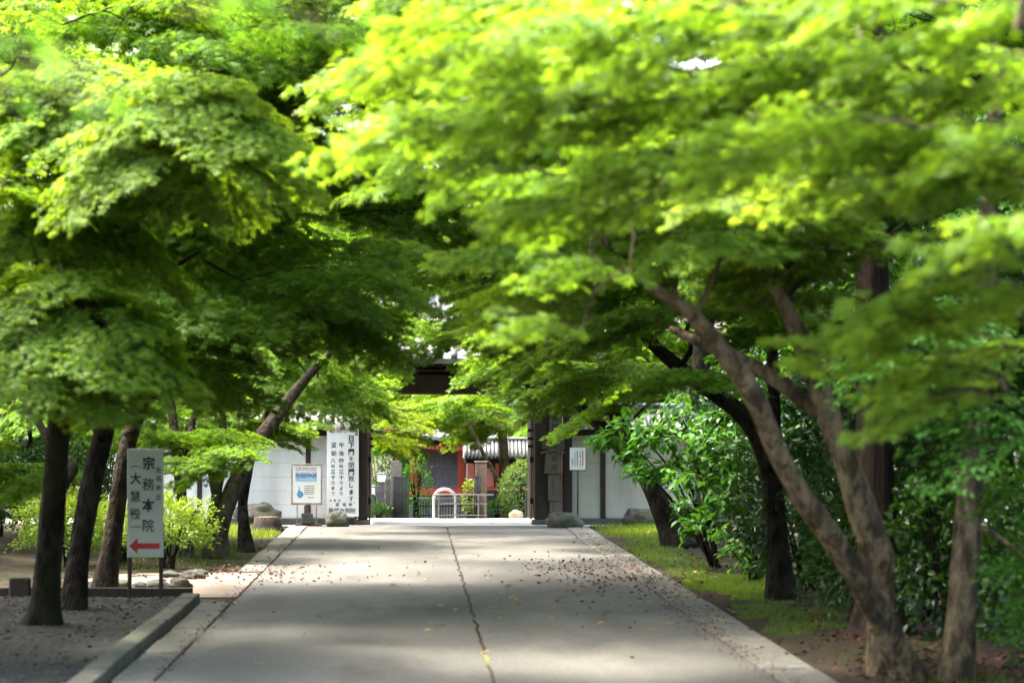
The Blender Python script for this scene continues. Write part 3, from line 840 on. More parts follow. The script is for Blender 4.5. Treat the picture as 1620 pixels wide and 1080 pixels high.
def writing(parent, mat, chars, y, sx=1.0, sy=1.0, bold=.012, rot=0.0, name='lettering', loc=None):
    """chars = [(character, x, z, size)]; lies in the plane y, facing the lane; a mesh of its own"""
    mb = MB()
    for ch, x, z, s in chars:
        v, f = glyph(ch, bold if ch in '日下門午四三十八大本山寺宗まよりしお。' else min(bold, .007))
        c, sn = math.cos(rot), math.sin(rot)
        mb.add([(x + (q[0] * c - q[1] * sn) * s * sx, y, z + (q[0] * sn + q[1] * c) * s * sy) for q in v], f)
    return mb.build(name, mat, parent)

# ------------------------------------------------------------------ gate
GY = 50.0
GP = 76.5
def gx(p): return (p - VX) / GP
def gz(p): return CAM_Z - (p - VY) / GP
gate = empty('temple_gate', (.8, GY, 0))
tag(gate, 'dark timber temple gate with tiled gable roof at the end of the lane', 'gate')
def gpart(name, mat, *boxes, ch=.012):
    mb = MB()
    for b in boxes:
        mb.box(b[0] - .8, b[1] - .8, b[2] - GY, b[3] - GY, b[4], b[5], ch=ch)
    return mb.build(name, mat, gate)
for (x0, x1) in ((gx(566), gx(582)), (gx(845), gx(869))):
    gpart('post', M['wood_dark'], (x0, x1, 49.86, 50.20, .12, 3.5), ch=.02)
    gpart('post_shoe', M['stone'], (x0 - .05, x1 + .05, 49.80, 50.26, -.05, .12), ch=.025)
for (x0, x1) in ((gx(891), gx(905)),):
    gpart('post', M['wood_dark'], (x0, x1, 49.95, 50.15, .05, 2.75))
for x in (gx(574), gx(857)):
    gpart('rear_post', M['wood_dark'], (x - .11, x + .11, 51.7, 51.92, .08, 3.1), ch=.02)
    gpart('tie_beam', M['wood_dark'], (x - .05, x + .05, 50.21, 51.69, 1.9, 2.1))
    gpart('tie_beam', M['wood_dark'], (x - .06, x + .06, 50.21, 51.69, 2.75, 2.95))
gpart('lintel', M['wood_dark'], (gx(540), gx(912), 49.82, 50.18, 2.725, 3.12), ch=.02)
gpart('lintel_fillet', M['wood_mid'], (gx(583), gx(844), 49.9, 50.12, 2.70, 2.722), ch=.004)
gpart('upper_beam', M['wood_dark'], (gx(530), gx(920), 49.72, 50.0, 3.28, 3.52), ch=.02)
gpart('bargeboard', M['wood_mid'], (gx(530), gx(920), 49.70, 49.717, 3.17, 3.20), ch=.003)
gpart('side_panel', M['wood_dark'], (gx(869) + .005, gx(891) - .005, 50.16, 50.19, .05, 2.70), ch=.004)
gpart('infill_panel', M['wood_dark'], (gx(545), gx(905), 50.11, 50.15, 3.121, 3.30), ch=.004)
for k in range(5):
    x = gx(590) + k * .85
    gpart('bracket_block', M['wood_dark'], (x - .1, x + .1, 49.78, 50.1, 3.122, 3.278))
for s, x in ((-1, gx(583.5)), (1, gx(842.5))):
    d = gpart('door', M['wood_mid'], (x - .03 * (1 if s > 0 else 0), x + .03 * (1 if s < 0 else 0), 50.22, 51.62, .1, 2.66), ch=.006)
    for z in (.5, 1.35, 2.3):
        q = MB().box(x - .8 - .045, x - .8 + .045, .16, .24, z - .06, z + .06, ch=.01).build('hinge', M['iron'], d)
    for z in (1.62, 1.78, 1.95):
        q = MB().tube([(x - .8 + .02, .26, z), (x - .8 + .07 * -s, .24, z + .01), (x - .8 + .09 * -s, .22, z + .01)], [.035, .03, .012], 8).build('stud', M['iron'], d)
# roof: gable, ridge along the gate
rx0, rx1 = gx(500) - .8, gx(955) - .8
prof = [(-1.75, 3.30), (-1.2, 3.50), (-.5, 3.86), (.1, 4.32), (.5, 4.75), (.9, 4.32), (1.5, 3.86), (2.2, 3.50), (2.7, 3.30)]
mb = MB()
vs, fs = [], []
for x in (rx0, rx1):
    vs += [(x, a, z + .10) for a, z in prof] + [(x, a, z) for a, z in prof]
n = len(prof)
for i in range(n - 1):
    fs += [(i, i + 1, 2 * n + i + 1, 2 * n + i), (n + i + 1, n + i, 3 * n + i, 3 * n + i + 1)]
    fs += [(i + 1, i, n + i, n + i + 1), (2 * n + i, 2 * n + i + 1, 3 * n + i + 1, 3 * n + i)]
fs += [(0, 2 * n, 3 * n, n), (n - 1, 2 * n - 1, 4 * n - 1, 3 * n - 1)]
mb.add(vs, fs)
roof = mb.build('roof', M['tile'], gate)
for k in range(20):
    x = rx0 + .12 + k * (rx1 - rx0 - .24) / 19
    MB().tube([(x, a, z + .135) for a, z in prof[:5]], [.07] * 5, 8).build('tile_row', M['tile'], roof)
mb = MB().box(rx0 - .05, rx1 + .05, .33, .67, 4.86, 5.12, ch=.04)
mb.build('ridge', M['tile'], roof)

# plaster walls on either side of the gate
def plaster_wall(label, x0, x1, posts, mat, y=50.25):
    root = empty('plaster_wall', ((x0 + x1) / 2, y, 0))
    tag(root, label, 'wall')
    ox = (x0 + x1) / 2
    MB().box(x0 - ox, x1 - ox, -.16, .16, -.1, .13, ch=.02).build('footing', M['stone'], root)
    cuts = [x0] + sorted(posts) + [x1]
    for a, b in zip(cuts[:-1], cuts[1:]):
        a2 = a + (.05 if a in posts else 0); b2 = b - (.05 if b in posts else 0)
        for k in range(6):
            z0 = .134 + k * .285
            MB().box(a2 - ox, b2 - ox, -.09, .09, z0, z0 + .280, ch=.005).build('plaster_course', mat, root)
        MB().box(a2 - ox, b2 - ox, -.083, .083, .132, 1.83).build('wall_core', M['plaster_dim'], root)
    for p in posts:
        MB().box(p - .048 - ox, p + .048 - ox, -.13, .13, .132, 1.84, ch=.01).build('post', M['wood_dark'], root)
    MB().box(x0 - ox, x1 - ox, -.15, .15, 1.845, 1.98, ch=.01).build('wall_plate', M['wood_dark'], root)
    rf = MB()
    h = (x1 - x0) / 2
    rf.add([(-h, -.55, 1.98), (h, -.55, 1.98), (h, 0, 2.36), (-h, 0, 2.36), (-h, .55, 1.98), (h, .55, 1.98)], [(0, 1, 2, 3), (3, 2, 5, 4), (1, 0, 4, 5), (0, 3, 4), (1, 5, 2)])
    rf = rf.build('roof', M['tile'], root)
    n_ = int((x1 - x0) / .24)
    for k in range(n_):
        x = -h + .12 + k * .24
        MB().tube([(x, -.57, 2.005), (x, -.3, 2.19), (x, -.03, 2.38)], [.055] * 3, 7).build('tile_row', M['tile'], rf)
    MB().box(-h, h, -.09, .09, 2.36, 2.52, ch=.03).build('ridge', M['tile'], rf)
    return root
plaster_wall('white plaster wall with scored courses behind the poster frame', -6.4, gx(565), [gx(487), -4.45, -4.05], M['plaster'])
plaster_wall('plaster wall with shade put into its colour behind the small post sign', gx(906), 8.5, [gx(955), 5.9], M['plaster_dim'])

# tall notice board beside the gate post
nb = empty('notice_board', (gx(543), 49.74, 0))
tag(nb, 'tall white notice board with red heading and three columns of brush writing', 'notice board')
ox = gx(543)
nbp = MB().box(gx(518) - ox, gx(568) - ox, -.02, .02, gz(816), gz(668), ch=.006).build('panel', M['white_board'], nb)
for p in (522, 563):
    MB().box(gx(p) - ox - .025, gx(p) - ox + .025, .024, .06, -.02, gz(700), ch=.006).build('leg', M['wood_mid'], nb)
def ncol(s, p, y0, y1, size, mat=M['ink'], bold=.026, stretch=None):
    n = len(s)
    writing(nb, mat, [(c, gx(p) - ox, gz(y0 + (y1 - y0) * (i + .5) / n), size * (.82 if c in 'をしますより時分まで。' else 1)) for i, c in enumerate(s)], -.0235, bold=bold)
ncol('日下門を閉門致します', 556.3, 688, 793, .135, bold=.034)
writing(nb, M['ink'], [('。', gx(561) - ox, gz(794), .08)], -.0235)
ncol('午後', 541, 697, 723, .115); ncol('四時三十分より', 540.6, 724, 784, .105)
ncol('翌朝', 528.6, 697, 723, .115); ncol('八時三十分まで', 527.6, 724, 784, .105)
writing(nb, M['red_paint'], [(c, gx(p) - ox, gz(679), .15) for c, p in zip('お知らせ', (527, 537, 547.5, 557))], -.0235, .85, 1.0, .035)
writing(nb, M['ink'], [(c, gx(p) - ox, gz(790.5), .06) for c, p in zip('大本山', (524, 530.5, 537.5))], -.0235, bold=.02)
writing(nb, M['ink'], [(c, gx(p) - ox, gz(797), .08) for c, p in zip('東福寺', (534.5, 545, 555))], -.0235, bold=.02)
writing(nb, M['ink'], [(c, gx(p) - ox, gz(806.5), .115) for c, p in zip('最勝金剛院', (524.5, 533.3, 541.8, 550.5, 559))], -.0235, bold=.025)

# poster frame
pf = empty('poster_frame', (gx(487), 49.3, 0))
tag(pf, 'rusty framed poster stand with a picture print on white paper', 'poster stand')
q = 49.3 / 50
def hx(p): return (p - 487) / GP * q
def hz(p): return CAM_Z - (p - VY) / GP * q
MB().box(hx(465), hx(510), -.010, .012, hz(795), hz(736), ch=.003).build('backing', M['paper'], pf)
fr = MB()
for b in ((463, 465.2, 798, 733), (509.8, 512, 798, 733), (465.3, 509.7, 798, 795.2), (465.3, 509.7, 735.6, 733)):
    fr.box(hx(b[0]), hx(b[1]), -.022, .022, hz(b[2]), hz(b[3]), ch=.004)
fr.build('frame', M['rust'], pf)
for p in (472.5, 503):
    MB().box(hx(p) - .012, hx(p) + .012, -.012, .012, -.01, hz(798.3)).build('leg', M['rust'], pf)
MB().box(hx(470), hx(511), -.05, .10, .0, .06, ch=.01).build('foot_rail', M['brown_metal'], pf)
MB().box(hx(483.5), hx(491.5), -.03, .03, hz(813), hz(799), ch=.008).build('prop_post', M['wood_mid'], pf)
MB().box(hx(479), hx(497), -.07, .11, .06, hz(811.5), ch=.015).build('weight_block', M['stone'], pf)
def print_mat():
    m, nt, out = nodes('poster_print')
    N, Lk = nt.nodes, nt.links.new
    p = N.new('ShaderNodeBsdfPrincipled'); Lk(p.outputs[0], out.inputs[0]); p.inputs['Roughness'].default_value = .4
    tc = N.new('ShaderNodeTexCoord')
    sp = N.new('ShaderNodeSeparateXYZ'); Lk(tc.outputs['Generated'], sp.inputs[0])
    nz = N.new('ShaderNodeTexNoise'); nz.inputs['Scale'].default_value = 14; Lk(tc.outputs['Generated'], nz.inputs['Vector'])
    ad = N.new('ShaderNodeMath'); ad.operation = 'MULTIPLY_ADD'; ad.inputs[1].default_value = .9; ad.inputs[2].default_value = -.45
    Lk(nz.outputs['Fac'], ad.inputs[0])
    a2 = N.new('ShaderNodeMath'); Lk(ad.outputs[0], a2.inputs[0]); Lk(sp.outputs['Z'], a2.inputs[1])
    rp = N.new('ShaderNodeValToRGB')
    els = [(.0, (.25, .40, .62)), (.18, (.45, .60, .78)), (.34, (.05, .12, .25)), (.5, (.10, .28, .42)), (.62, (.75, .82, .85)), (.78, (.70, .30, .42)), (.92, (.15, .42, .28))]
    rp.color_ramp.elements[0].position = 0; rp.color_ramp.elements[0].color = (*els[0][1], 1)
    rp.color_ramp.elements[1].position = 1; rp.color_ramp.elements[1].color = (.85, .85, .9, 1)
    for ps, c in els[1:]:
        e = rp.color_ramp.elements.new(ps); e.color = (*c, 1)
    Lk(a2.outputs[0], rp.inputs[0]); Lk(rp.outputs[0], p.inputs['Base Color'])
    return m
MB().box(hx(470), hx(503.5), -.0145, -.0115, hz(761), hz(737.5)).build('picture', print_mat(), pf)
M['hand_blue'] = surf('blue_print', (.05, .20, .42), (.16, .38, .60), 20, .5)
hand = [(472, 783), (473, 778), (475, 774), (475.2, 768.5), (476.2, 768.5), (476.6, 775), (478, 776), (480, 777), (482, 779.5), (482.5, 783), (480, 786), (476, 788), (474, 786)]
MB().add([(hx(a), -.0135, hz(b)) for a, b in hand], [tuple(reversed(range(len(hand))))]).build('hand_print', M['hand_blue'], pf)
rr0 = random.Random(3)
def dashes(name, mat, rows, y, x0, x1, conv, zc, th, parent, vertical=False):
    mb = MB()
    for r_ in rows:
        a = x0
        while a < x1 - 1:
            l = rr0.uniform(.7, 1.6)
            if vertical:
                mb.add([(conv(r_ - th), y, zc(a)), (conv(r_ + th), y, zc(a)), (conv(r_ + th), y, zc(min(a + l, x1))), (conv(r_ - th), y, zc(min(a + l, x1)))], [(3, 2, 1, 0)])
            else:
                mb.add([(conv(a), y, zc(r_ + th)), (conv(min(a + l, x1)), y, zc(r_ + th)), (conv(min(a + l, x1)), y, zc(r_ - th)), (conv(a), y, zc(r_ - th))], [(0, 1, 2, 3)])
            a += l + rr0.uniform(.25, .7)
    o = mb.build(name, mat, parent)
    o['kind'] = 'stuff'
    return o
dashes('print_lines', M['red_paint'], [768.6], -.0135, 484, 501, hx, hz, .7, pf)
dashes('print_lines', M['ink_soft'], [771.8, 774.8, 777.6, 780.6], -.0135, 484, 500.5, hx, hz, .55, pf)
dashes('print_lines', M['ink'], [786.5], -.0135, 489, 500, hx, hz, .6, pf)

# boards on the gate post
b1 = empty('nameboard', (gx(879.5), 49.83, 0))
tag(b1, 'long upright timber nameboard with brush characters fixed between the gate posts', 'nameboard')
ox = gx(879.5)
MB().box(gx(868.5) + .004 - ox, gx(888) - ox, -.02, .03, gz(818), gz(655), ch=.006).build('plank', M['wood_pale'], b1)
MB().box(gx(868) + .01 - ox, gx(890) - ox, -.05, .06, -.02, gz(819), ch=.02).build('foot_stone', M['stone'], b1)
writing(b1, M['ink'], [('勝', gx(878.5) - ox, gz(660), .17), ('院', gx(878.5) - ox, gz(676), .18)], -.0235, bold=.03)
b2 = empty('crest_board', (gx(874), 49.78, 0))
tag(b2, 'short timber crossboard with a round dark crest on the gate post', 'crest board')
ox = gx(874)
MB().box(gx(857) - ox, gx(892) - ox, -.03, .02, gz(710), gz(693.5), ch=.008).build('board', M['wood_mid'], b2)
mb = MB()
for k in range(12):
    a = 2 * math.pi * k / 12
    c = Vector((gx(875.5) - ox + .05 * math.cos(a), -.033, gz(702) + .05 * math.sin(a)))
    mb.add([c + Vector((.02 * math.cos(2 * math.pi * i / 8), 0, .02 * math.sin(2 * math.pi * i / 8))) for i in range(8)], [tuple(range(8))])
mb.build('crest', M['navy'], b2)
MB().tube([(gx(875.5) - ox, -.030, gz(702)), (gx(875.5) - ox, -.036, gz(702))], [.042, .042], 16).build('crest_boss', M['ink'], b2)
b3 = empty('gabled_plaque', (gx(874), 49.76, 0))
tag(b3, 'small grey timber plaque under a shallow gable cap with brush characters', 'plaque')
MB().add([(gx(a) - ox, y, gz(b)) for y in (-.03, .0) for a, b in ((860, 748), (889, 748), (888, 716), (874, 713), (862, 716))],
         [(0, 1, 2, 3, 4), (9, 8, 7, 6, 5)] + [(i, i + 5, (i + 1) % 5 + 5, (i + 1) % 5) for i in range(5)]).build('board', M['wood_pale'], b3)
cp = MB()
for a, b in (((855, 717.5), (874, 711.5)), ((874, 711.5), (893, 717.5))):
    p0, p1 = Vector((gx(a[0]) - ox, -.03, gz(a[1]))), Vector((gx(b[0]) - ox, -.03, gz(b[1])))
    cp.add([p0 + Vector((0, -.05, 0)), p1 + Vector((0, -.05, 0)), p1 + Vector((0, .05, 0)), p0 + Vector((0, .05, 0)),
            p0 + Vector((0, -.05, .035)), p1 + Vector((0, -.05, .035)), p1 + Vector((0, .05, .035)), p0 + Vector((0, .05, .035))],
           [(3, 2, 1, 0), (4, 5, 6, 7), (0, 1, 5, 4), (2, 3, 7, 6), (1, 2, 6, 5), (3, 0, 4, 7)])
cp.build('cap', M['wood_pale'], b3)
writing(b3, M['ink_soft'], [('東', gx(876) - ox, gz(725), .13), ('護', gx(876) - ox, gz(738), .13)], -.0335, bold=.02)
b4 = empty('narrow_plaque', (gx(874), 49.77, 0))
tag(b4, 'narrow worn timber plaque with illegible faded marks below the gabled plaque', 'plaque')
MB().box(gx(866) - ox, gx(883) - ox, -.02, .015, gz(791), gz(750.5), ch=.006).build('board', M['wood_pale'], b4)
dashes('faded_marks', M['ink_soft'], [874], -.0225, 757, 784, lambda p: gx(p) - ox, gz, 1.3, b4, True)

# small sign on a post
ss = empty('post_sign', (gx(909.5), 49.1, 0))
tag(ss, 'small white sign with red and black columns on a thin brown post', 'sign')
ox = gx(909.5)
MB().box(gx(896.5) - ox, gx(922.5) - ox, -.012, .012, gz(743), gz(706.5), ch=.004).build('panel', M['brown_metal'], ss)
MB().box(gx(897) - ox, gx(921.3) - ox, -.017, -.0125, gz(741.5), gz(706.8)).build('face', M['white_board'], ss)
MB().tube([(0, .03, -.02), (0, .03, gz(710))], [.016, .016], 8).build('post', M['brown_metal'], ss)
f_ = lambda p: gx(p) - ox
dashes('print_columns', M['red_paint'], [917], -.0185, 711, 736, f_, gz, 1.0, ss, True)
dashes('print_columns', M['red_paint'], [913.3], -.0185, 725, 736, f_, gz, .6, ss, True)
dashes('print_columns', M['ink'], [913.3], -.0185, 714, 724, f_, gz, .7, ss, True)
dashes('print_columns', M['ink'], [908.6], -.0185, 712, 735, f_, gz, .8, ss, True)
dashes('print_columns', M['ink_soft'], [905], -.0185, 714, 737, f_, gz, .6, ss, True)
dashes('print_columns', M['ink'], [901], -.0185, 724, 735, f_, gz, .8, ss, True)

# direction sign in the gravel
SY, SP = 29.25, FPX / 29.25
def sx(p): return (p - 230) / SP
def sz(p): return CAM_Z - (p - VY) / SP
ds = empty('direction_sign', ((230 - VX) / SP, SY, 0))
tag(ds, 'white direction sign on two dark legs with a red arrow below upright characters', 'sign')
MB().box(sx(201.5), sx(258.5), -.022, .022, sz(881), sz(709.5), ch=.005).build('panel', M['sign_board'], ds)
for p in (204.5, 254):
    MB().box(sx(p) - .024, sx(p) + .024, .026, .075, -.02, sz(720), ch=.006).build('leg', M['wood_dark'], ds)
writing(ds, M['ink'], [(c, sx(p), sz(y), .152) for c, p, y in (('宗', 235.5, 732), ('務', 235, 765.5), ('本', 235, 798.5), ('院', 235, 830.5))], -.0255, 1.0, 1.05, .03)
writing(ds, M['ink'], [(c, sx(p), sz(y), .135) for c, p, y in (('大', 215, 756.5), ('慧', 214.5, 784.5), ('殿', 214, 813))], -.0255, 1.0, 1.05, .028)
writing(ds, M['ink_soft'], [(c, sx(p), sz(y), .07) for c, p, y in (('東', 251, 743), ('福', 251, 756.5), ('寺', 251, 771), ('派', 250.5, 786.5))], -.0255, 1.0, 1.1, .02)
for y_, sg in ((737, 1), (833, -1)):
    pts = [Vector((sx(214.5 + 8.5 * math.sin(a)), -.0255, sz(y_ + sg * 2.2 - sg * 2.2 * math.cos(a)))) for a in [R(v) for v in range(-80, 81, 16)]]
    MB().tube(pts, [.004] * len(pts), 5).build('bracket_mark', M['ink_soft'], ds)
ar = [(204.5, 863), (218, 850.5), (218, 858.5), (253, 858.5), (253, 867.5), (218, 867.5), (218, 875.5)]
MB().add([(sx(a), -.0252, sz(b)) for a, b in ar], [tuple(reversed(range(7)))]).build('arrow', M['arrow_red'], ds)
for a, b in ((204.5, 716), (255, 716), (204.5, 876), (255, 876)):
    MB().tube([(sx(a), -.022, sz(b)), (sx(a), -.027, sz(b))], [.009, .006], 8).build('bolt', M['rust'], ds)

# timber edging of the gravel bed
te = empty('timber_edging', (-6, 29.5, 0))
tag(te, 'low black timber edging board between gravel bed and dirt path', 'edging')
for a, b in ((-7.5, -1.2), (-1.18, 3.30)):
    MB().box(a, b, -.05, .05, -.05, .14, ch=.01).build('board', M['wood_dark'], te)
MB().box(1.08, 1.34, -.16, -.055, -.02, .27, ch=.02).build('end_block', M['wood_dark'], te)

# ------------------------------------------------------------------ rocks, stump
def rock(name, label, c, r, mat, seed, group=None, cat='boulder'):
    mb = MB()
    nu, nv = 22, 14
    vs, fs = [], []
    for j in range(nv + 1):
        ph = math.pi * j / nv
        for i in range(nu):
            th = 2 * math.pi * i / nu
            d = Vector((math.sin(ph) * math.cos(th), math.sin(ph) * math.sin(th), math.cos(ph)))
            k = 1 + .30 * noise.noise(d * 1.3 + Vector((seed * 3.1, 0, 0))) + .14 * noise.noise(d * 3.3 + Vector((seed, 5, 0))) + .05 * noise.noise(d * 8 + Vector((0, seed, 0)))
            k *= .9 + .1 * abs(noise.noise(d * 2.1 + Vector((0, 0, seed))))
            vs.append((d.x * r[0] * k, d.y * r[1] * k, d.z * r[2] * k))
    for j in range(nv):
        for i in range(nu):
            fs.append((j * nu + i, (j + 1) * nu + i, (j + 1) * nu + (i + 1) % nu, j * nu + (i + 1) % nu))
    mb.add(vs, fs, True)
    o = mb.build(name, mat, None, c)
    return tag(o, label, cat, group)
def grock(name, label, x, ybase, w, h, mat, seed, Y=None, group=None):
    Y = Y or depth(ybase)
    s = Y / FPX
    p = at(x, ybase, Y)
    return rock(name, label, (p.x, Y, p.z + h * s * .32), (w * s * .5, w * s * .38, h * s * .68), mat, seed, group)
grock('boulder', 'dark speckled boulder at the foot of the tall notice board', 533, 831, 42, 25, M['rock'], 1, 49.0)
grock('boulder', 'long flat grey boulder at the foot of the gate nameboard', 893, 834, 62, 26, M['rock'], 2, 48.6)
grock('boulder', 'grey boulder against the shaded wall behind the weeds', 1012, 828, 60, 27, M['rock'], 3, 49.4)
grock('boulder', 'broad dusky boulder against the white wall behind the stump', 408, 822, 78, 28, M['rock'], 4, 49.6)
grock('boulder', 'boulder among weeds beside the slim dark maple', 345, 825, 40, 24, M['rock'], 5, 48.5)
for k, (x, y, w, h) in enumerate(((192, 931, 34, 15), (222, 932, 30, 12), (248, 931, 44, 15), (285, 930, 38, 18), (268, 914, 34, 12), (306, 916, 42, 16), (318, 911, 24, 12))):
    grock('edging_stone', 'rounded grey edging stone between the dirt path and the azalea', x, y, w, h, M['rock'], 10 + k, None, 'stones edging the azalea bed')
st = empty('stump', tuple(at(423, 836, 47.5)) )
st.location.z = 0
tag(st, 'dark sawn tree stump in the weeds before the white wall', 'stump')
mb = MB()
mb.tube([(0, 0, -.05), (0, 0, .04), (0, 0, .14), (.005, 0, .27)], [.36, .29, .255, .24], 22, seed=2, rough=.22, flare=.1)
mb.build('bark', M['stump'], st)
MB().tube([(.005, 0, .262), (.005, 0, .277)], [.225, .22], 22, seed=2, rough=.2).build('cut_face', M['wood_mid'], st)

# grey stone plinth and lantern base beside the white wall
pl = empty('stone_plinth', tuple(at(300, 835, 45.5)))
pl.location.z = 0
tag(pl, 'squat grey stone plinth beyond the bright azalea', 'plinth')
MB().box(-.2, .2, -.2, .2, -.05, .40, ch=.02).build('block', M['stone'], pl)
MB().box(-.25, .25, -.25, .25, .402, .52, ch=.03).build('slab', M['stone'], pl)

# ------------------------------------------------------------------ beyond the gate
def obj_at(name, label, cat, p, Y, group=None):
    o = empty(name, ((p - VX) / FPX * Y, Y, ground_z(0, Y)))
    return tag(o, label, cat, group)
def zz(py, Y): return CAM_Z - (py - VY) / FPX * Y - ground_z(0, Y)
def ww(dp, Y): return dp / FPX * Y

Y = 55.0
sp = obj_at('stone_post', 'tall round topped stone gatepost holding an open iron leaf', 'gatepost', 627, Y)
h = ww(18, Y) / 2
mb = MB().box(-h, h, -h, h, -.05, zz(735, Y), ch=.015)
mb.build('shaft', M['stone'], sp)
mb = MB()
top = zz(735, Y)
arc = [(h * math.cos(a), top + .002 + .1 * math.sin(a)) for a in [math.pi * i / 8 for i in range(9)]]
mb.add([(x, y, z) for y in (-h + .01, h - .01) for x, z in arc], [tuple(range(8, -1, -1)), tuple(range(9, 18))] + [(i, i + 1, i + 10, i + 9) for i in range(8)] + [(8, 0, 9, 17)])
mb.build('cap', M['stone'], sp)
sp2 = obj_at('stone_post', 'short stone post left standing beside the round topped gatepost', 'post', 614, 55.3)
MB().box(-.07, .07, -.07, .07, -.05, zz(757, 55.3), ch=.012).build('shaft', M['stone'], sp2)
MB().box(-.05, .05, -.05, .05, zz(757, 55.3) + .002, zz(757, 55.3) + .03, ch=.01).build('cap', M['stone'], sp2)
sp3 = obj_at('stone_post', 'slim stone post between the white lamp posts', 'post', 599, 55.6)
MB().box(-.05, .05, -.05, .05, -.05, zz(768, 55.6), ch=.01).build('shaft', M['stone'], sp3)
MB().box(-.035, .035, -.035, .035, zz(768, 55.6) + .002, zz(768, 55.6) + .02, ch=.006).build('cap', M['stone'], sp3)
for p, yt, w, lab in ((604, 747, 13, 'white capped grey lamp post half behind the slim stone post'), (588, 767, 11, 'lower white lamp post next to the open gate door')):
    lp = obj_at('lamp_post', lab, 'lamp post', p, 56.3)
    w = ww(w, 56.3) / 2
    zt = zz(yt, 56.3)
    MB().box(-w * .7, w * .7, -w * .7, w * .7, -.05, zt - .22, ch=.01).build('shaft', M['stone'], lp)
    MB().box(-w, w, -w, w, zt - .217, zt - .06, ch=.01).build('lantern_box', M['white_board'], lp)
    MB().box(-w * 1.1, w * 1.1, -w * 1.1, w * 1.1, zt - .057, zt, ch=.02).build('cap', M['steel'], lp)

def iron_leaf(label, p, w, yt, Y, ang, nb_=11):
    o = obj_at('iron_gate', label, 'iron gate', p, Y)
    o.rotation_euler = (0, 0, R(ang))
    H = zz(yt, Y)
    for z in (.08, H * .62, H - .03):
        MB().box(0, w, -.012, .012, z, z + .025).build('rail', M['iron'], o)
    for k in range(nb_):
        x = w * (k + .1) / (nb_ - .8)
        MB().tube([(x, .018, .04), (x, .018, H)], [.014, .014], 6).build('bar', M['iron'], o)
    return o
iron_leaf('open black iron gate leaf hung on the round topped stone post', 622, .42, 753, 54.7, -38)
iron_leaf('narrow black iron gate leaf folded against the brown post', 750, .16, 752, 54.8, -40, 5)
bp = obj_at('timber_post', 'thick brown gatepost behind the steel arch', 'gatepost', 761, 55.0)
MB().box(-.13, .13, -.13, .13, -.05, zz(731, 55), ch=.02).build('shaft', M['wood_mid'], bp)
MB().box(-.15, .15, -.15, .15, zz(731, 55) + .002, zz(729, 55), ch=.01).build('cap', M['wood_mid'], bp)
fe = obj_at('iron_fence', 'low black iron railing across the court behind the barrier', 'fence', 705, 56.2)
for z in (.08, .30): MB().box(-.74, .68, -.012, .012, z, z + .03).build('rail', M['iron'], fe)
for k in range(22):
    x = -.72 + k * .066
    MB().tube([(x, .02, .02), (x, .02, .42), (x, .02, .46)], [.011, .011, .002], 6).build('bar', M['iron'], fe)
Y = 53.6
ab = obj_at('arch_bollard', 'galvanised steel hoop bollard standing in the court', 'bollard', 703.5, Y)
r_ = ww(35, Y) / 2
H = zz(773, Y) - r_
pts = [(-r_, 0, -.05), (-r_, 0, H * .5), (-r_, 0, H)] + [(-r_ * math.cos(R(a)), 0, H + r_ * math.sin(R(a))) for a in range(15, 180, 15)] + [(r_, 0, H), (r_, 0, H * .5), (r_, 0, -.05)]
MB().tube(pts, [.033] * len(pts), 10).build('hoop', M['steel'], ab)
for x in (-r_, r_): MB().tube([(x, 0, 0), (x, 0, .015)], [.06, .055], 12).build('flange', M['steel'], ab)
Y = 53.2
br = obj_at('barrier', 'low timber topped barrier rail in front of the iron railing', 'barrier', 733, Y)
a, b = ww(685 - 733, Y), ww(781 - 733, Y)
zt = zz(782, Y)
MB().tube([(a, 0, zt), (b, 0, zt)], [.018, .018], 10).build('top_rail', M['wood_grey'], br)
for zf in (.12, .60): MB().box(a + .1, b - .14, -.014, .014, zt * zf, zt * zf + .026, ch=.004).build('rail', M['wood_grey'], br)
for p in (694, 722, 757, 768):
    x = ww(p - 733, Y)
    MB().box(x - .018, x + .018, .016, .05, -.02, zt - .022, ch=.004).build('upright', M['wood_grey'], br)
wp = obj_at('marker_post', 'small white and black marker post beside the court rock', 'post', 833, 54.0)
MB().box(-.03, .03, -.03, .03, -.02, zz(783, 54), ch=.006).build('black_face', M['iron'], wp)
MB().box(.034, .12, -.03, .0, -.02, zz(789, 54), ch=.006, rot=(0, R(6), 0)).build('white_board', M['white_board'], wp)
grock('boulder', 'low ochre rock under the variegated bush in the court', 817, 821, 24, 15, M['rock_pale'], 30, 53.6)

# tile-capped side gate
Y = 75.0
sg = obj_at('side_gate', 'tile capped side gate with wavy tile edge in front of the red hall', 'gate', 790, Y)
def a_(p): return ww(p - 790, Y)
zr, ze = zz(698, Y), zz(724, Y)
x0, x1 = a_(733), a_(880)
rf = MB()
rf.add([(x0, -.9, ze), (x1, -.9, ze), (x1, 0, zr), (x0, 0, zr), (x1, .9, ze), (x0, .9, ze)], [(0, 1, 2, 3), (3, 2, 4, 5), (1, 0, 5, 4), (0, 3, 5), (1, 4, 2)])
rf = rf.build('roof', M['tile'], sg)
nt_ = 24
M['tile_grey'] = surf('dull_grey_tile', (.06, .063, .063), (.12, .123, .123), 9, .45, .1, 30)  # grey of the tile rows, darker than the roof beneath
for k in range(nt_):
    x = x0 + (k + .5) * (x1 - x0) / nt_
    tl = MB().tube([(x, -.93, ze + .03), (x, -.45, (ze + zr) / 2 + .04), (x, 0, zr + .04)], [.055] * 3, 7).build('tile_row', M['tile_grey'], rf)
MB().box(x0, x1, -.12, .12, zr, zr + .13, ch=.03).build('ridge', M['tile'], rf)
MB().box(x0 + .05, x1 - .05, -.6, .6, ze - .16, ze - .01, ch=.02).build('eave_board', M['wood_dark'], sg)
